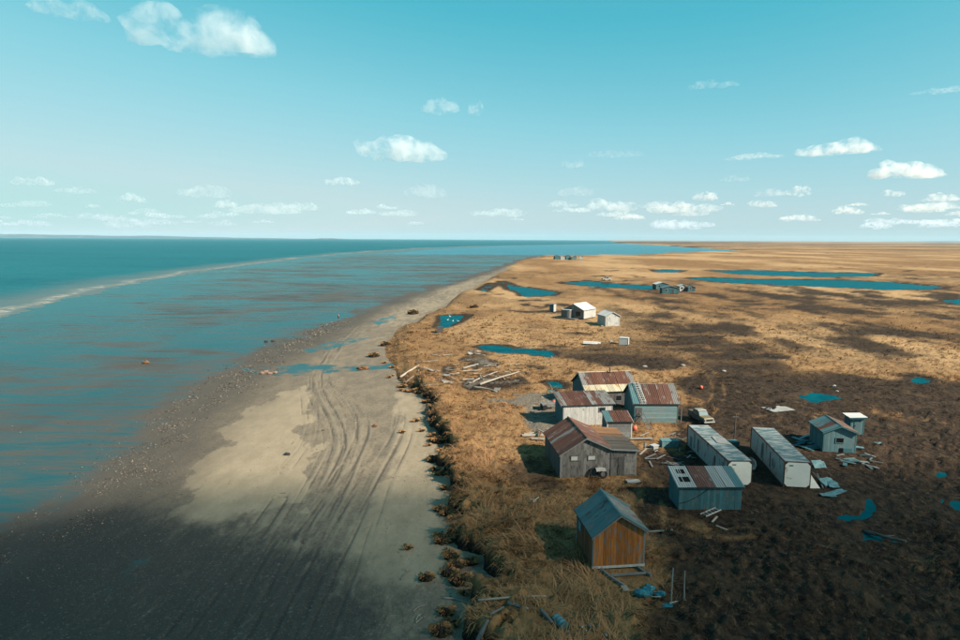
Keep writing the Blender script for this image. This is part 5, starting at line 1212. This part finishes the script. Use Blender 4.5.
def cloud(i, u, v, wpx, hpx, dens, label, alt=900.0, group=None):
    dx, dy = (u-480)/FPX, (320-v)/FPX
    d = _F + (dx-ROLL*dy)*_R + (dy+ROLL*dx)*_U; t_ = (alt-CAM_H)/d.z; P = d*t_; depth = t_
    w, h = wpx/FPX*depth, hpx/FPX*depth
    me = cloud_mesh(w, max(w*.55, h), h, i+1, 6+int(min(9, wpx/8)))
    o = put('cloud', me, mat_cloud(i, .92*dens/(max(w*.55, h)*.45+h*.4), h), None, (P.x, P.y, CAM_H+P.z-h*.5), rad(-math.degrees(math.atan2(P.x, P.y))))
    return tag(o, label, 'cloud', group)
CL = [(200, 28, 150, 46, 3.2, 'largest cloud, broad and soft, at the upper left'), (70, 8, 74, 20, 1.2, 'thin grey cloud cut by the top left edge'), (402, 147, 96, 30, 5.0, 'brightest domed white cloud left of the centre'), (440, 106, 40, 18, 1.5, 'soft grey cloud above the bright domed one'), (476, 108, 18, 16, 1.2, 'small grey puff right of the soft grey cloud'),
 (33, 181, 40, 10, 3.5, 'small flat white cloud nearest the left edge'), (75, 190, 38, 8, 2.0, 'thin flat cloud, second from the left edge'), (131, 197, 28, 12, 4.0, 'small bright puff at left above the sea'), (205, 191, 52, 14, 2.6, 'pale cloud at the top of the left sea bank of clouds'), (226, 204, 26, 10, 4.0, 'bright puff below the pale left cloud'), (266, 208, 74, 13, 3.0, 'long flat bank of small cloud above the sea'), (300, 206, 40, 10, 3.0, 'right end puff of the flat sea cloud bank'),
 (342, 181, 36, 9, 3.0, 'small flat cloud left of and below the bright dome'), (426, 190, 46, 17, 1.6, 'faint ragged cloud below the bright dome'), (838, 146, 80, 17, 3.4, 'wide flat white cloud at upper right'), (906, 169, 70, 22, 4.2, 'rounded white cloud at right below the wide flat one'), (753, 156, 62, 5, 1.4, 'thin streak of cloud left of the wide flat one'), (713, 84, 52, 9, .6, 'faint wisp high at upper right'), (944, 90, 60, 5, .8, 'thin wisp at the right edge'),
 (612, 205, 54, 16, 4.2, 'bright heaped cloud low over the bay'), (672, 207, 50, 13, 4.5, 'bright low cloud right of the heaped one'), (705, 196, 26, 10, 3.0, 'small puff above the low bright clouds'), (576, 191, 38, 11, 1.0, 'faint grey cloud left of the heaped one'), (573, 164, 28, 9, .8, 'faint grey scrap high over the bay'), (615, 154, 60, 7, .5, 'faint grey thread right of the high scrap'), (800, 191, 26, 12, 3.6, 'small bright puff right of centre sky'), (772, 192, 34, 9, 1.0, 'faint grey puff left of the small bright one'), (940, 197, 36, 10, 3.8, 'small white puff low at the right edge'), (930, 206, 60, 9, 2.4, 'flat pale cloud low at the right edge'), (848, 210, 30, 10, 3.2, 'low puff over the right plain'), (735, 178, 30, 7, .7, 'faint grey sliver in the right sky'), (893, 193, 22, 8, 2.0, 'little puff left of the low right edge cloud')]
for i, c in enumerate(CL): cloud(i, *c)
rk = random.Random(3)
for i in range(62):
    u = rk.uniform(-40, 1000); v = rk.uniform(203, 226); wpx = rk.uniform(12, 46); cloud(60+i, u, v, wpx, wpx*rk.uniform(.14, .28), rk.uniform(1.5, 3.6), 'small flat cloud in the hazy row just above the horizon', group='small clouds along the horizon')
# the cloud field goes on behind; the overhead cloud is added to shade the foreground
SH = SUN_DIR*(520.0/SUN_DIR.z)
def shade_cloud_mesh(a, b, c, seed):
    m = MB().ball((0, 0, 0), 1.0, 72, 36); me = m.mesh('cloud'); co = np.array([v.co[:] for v in me.vertices]); th = np.arctan2(co[:, 1], co[:, 0]); rr2 = np.hypot(co[:, 0], co[:, 1])
    k = 1+(fbm(co[:, 0]*2.2+9, co[:, 1]*2.2, 4, seed)-.5)*.5*rr2
    zz = co[:, 2]*(.75+.6*fbm(co[:, 0]*4, co[:, 1]*4, 3, seed+1)); zz = np.where(zz < 0, zz*.5, zz)
    co = np.stack([co[:, 0]*k*a, co[:, 1]*k*b, zz*c], 1); me.vertices.foreach_set('co', co.astype(np.float32).ravel()); me.update()
    me.polygons.foreach_set('use_smooth', np.ones(len(me.polygons), bool)); return me
o = put('cloud', shade_cloud_mesh(170, 92, 26, 301), mat_cloud_even(.046), None, (-6+SH.x, -29+SH.y, 520), rad(-5)); tag(o, 'added unseen cloud overhead that shades the foreground', 'cloud')
for k, (x, y, w) in enumerate([(-2600, -1500, 700), (-900, -3800, 620), (3900, -2400, 800), (4200, 900, 560), (-4400, 600, 660), (1500, -5200, 760)]):
    tag(put('cloud', cloud_mesh(w, w*.6, w*.28, 310+k, 10), mat_cloud(310+k, 4.0/(w*.3), w*.28), None, (x, y, 900), k), 'cloud of the field behind the viewer', 'cloud', 'clouds behind the viewer')
# =================================================================== HAZE
HZ = MB().box(-24000, 24000, -400, 25500, -8, 190).mesh('haze')
t = NT('haze_air'); v = t.n('ShaderNodeVolumePrincipled', {'Color': (.62, .86, 1.0), 'Density': 2.2e-5, 'Anisotropy': 0.0}); t.t.links.new(v.outputs[0], t.out.inputs['Volume'])
tag(put('haze', HZ, t.m), 'thin pale sea haze over the plain', 'haze', kind='stuff')
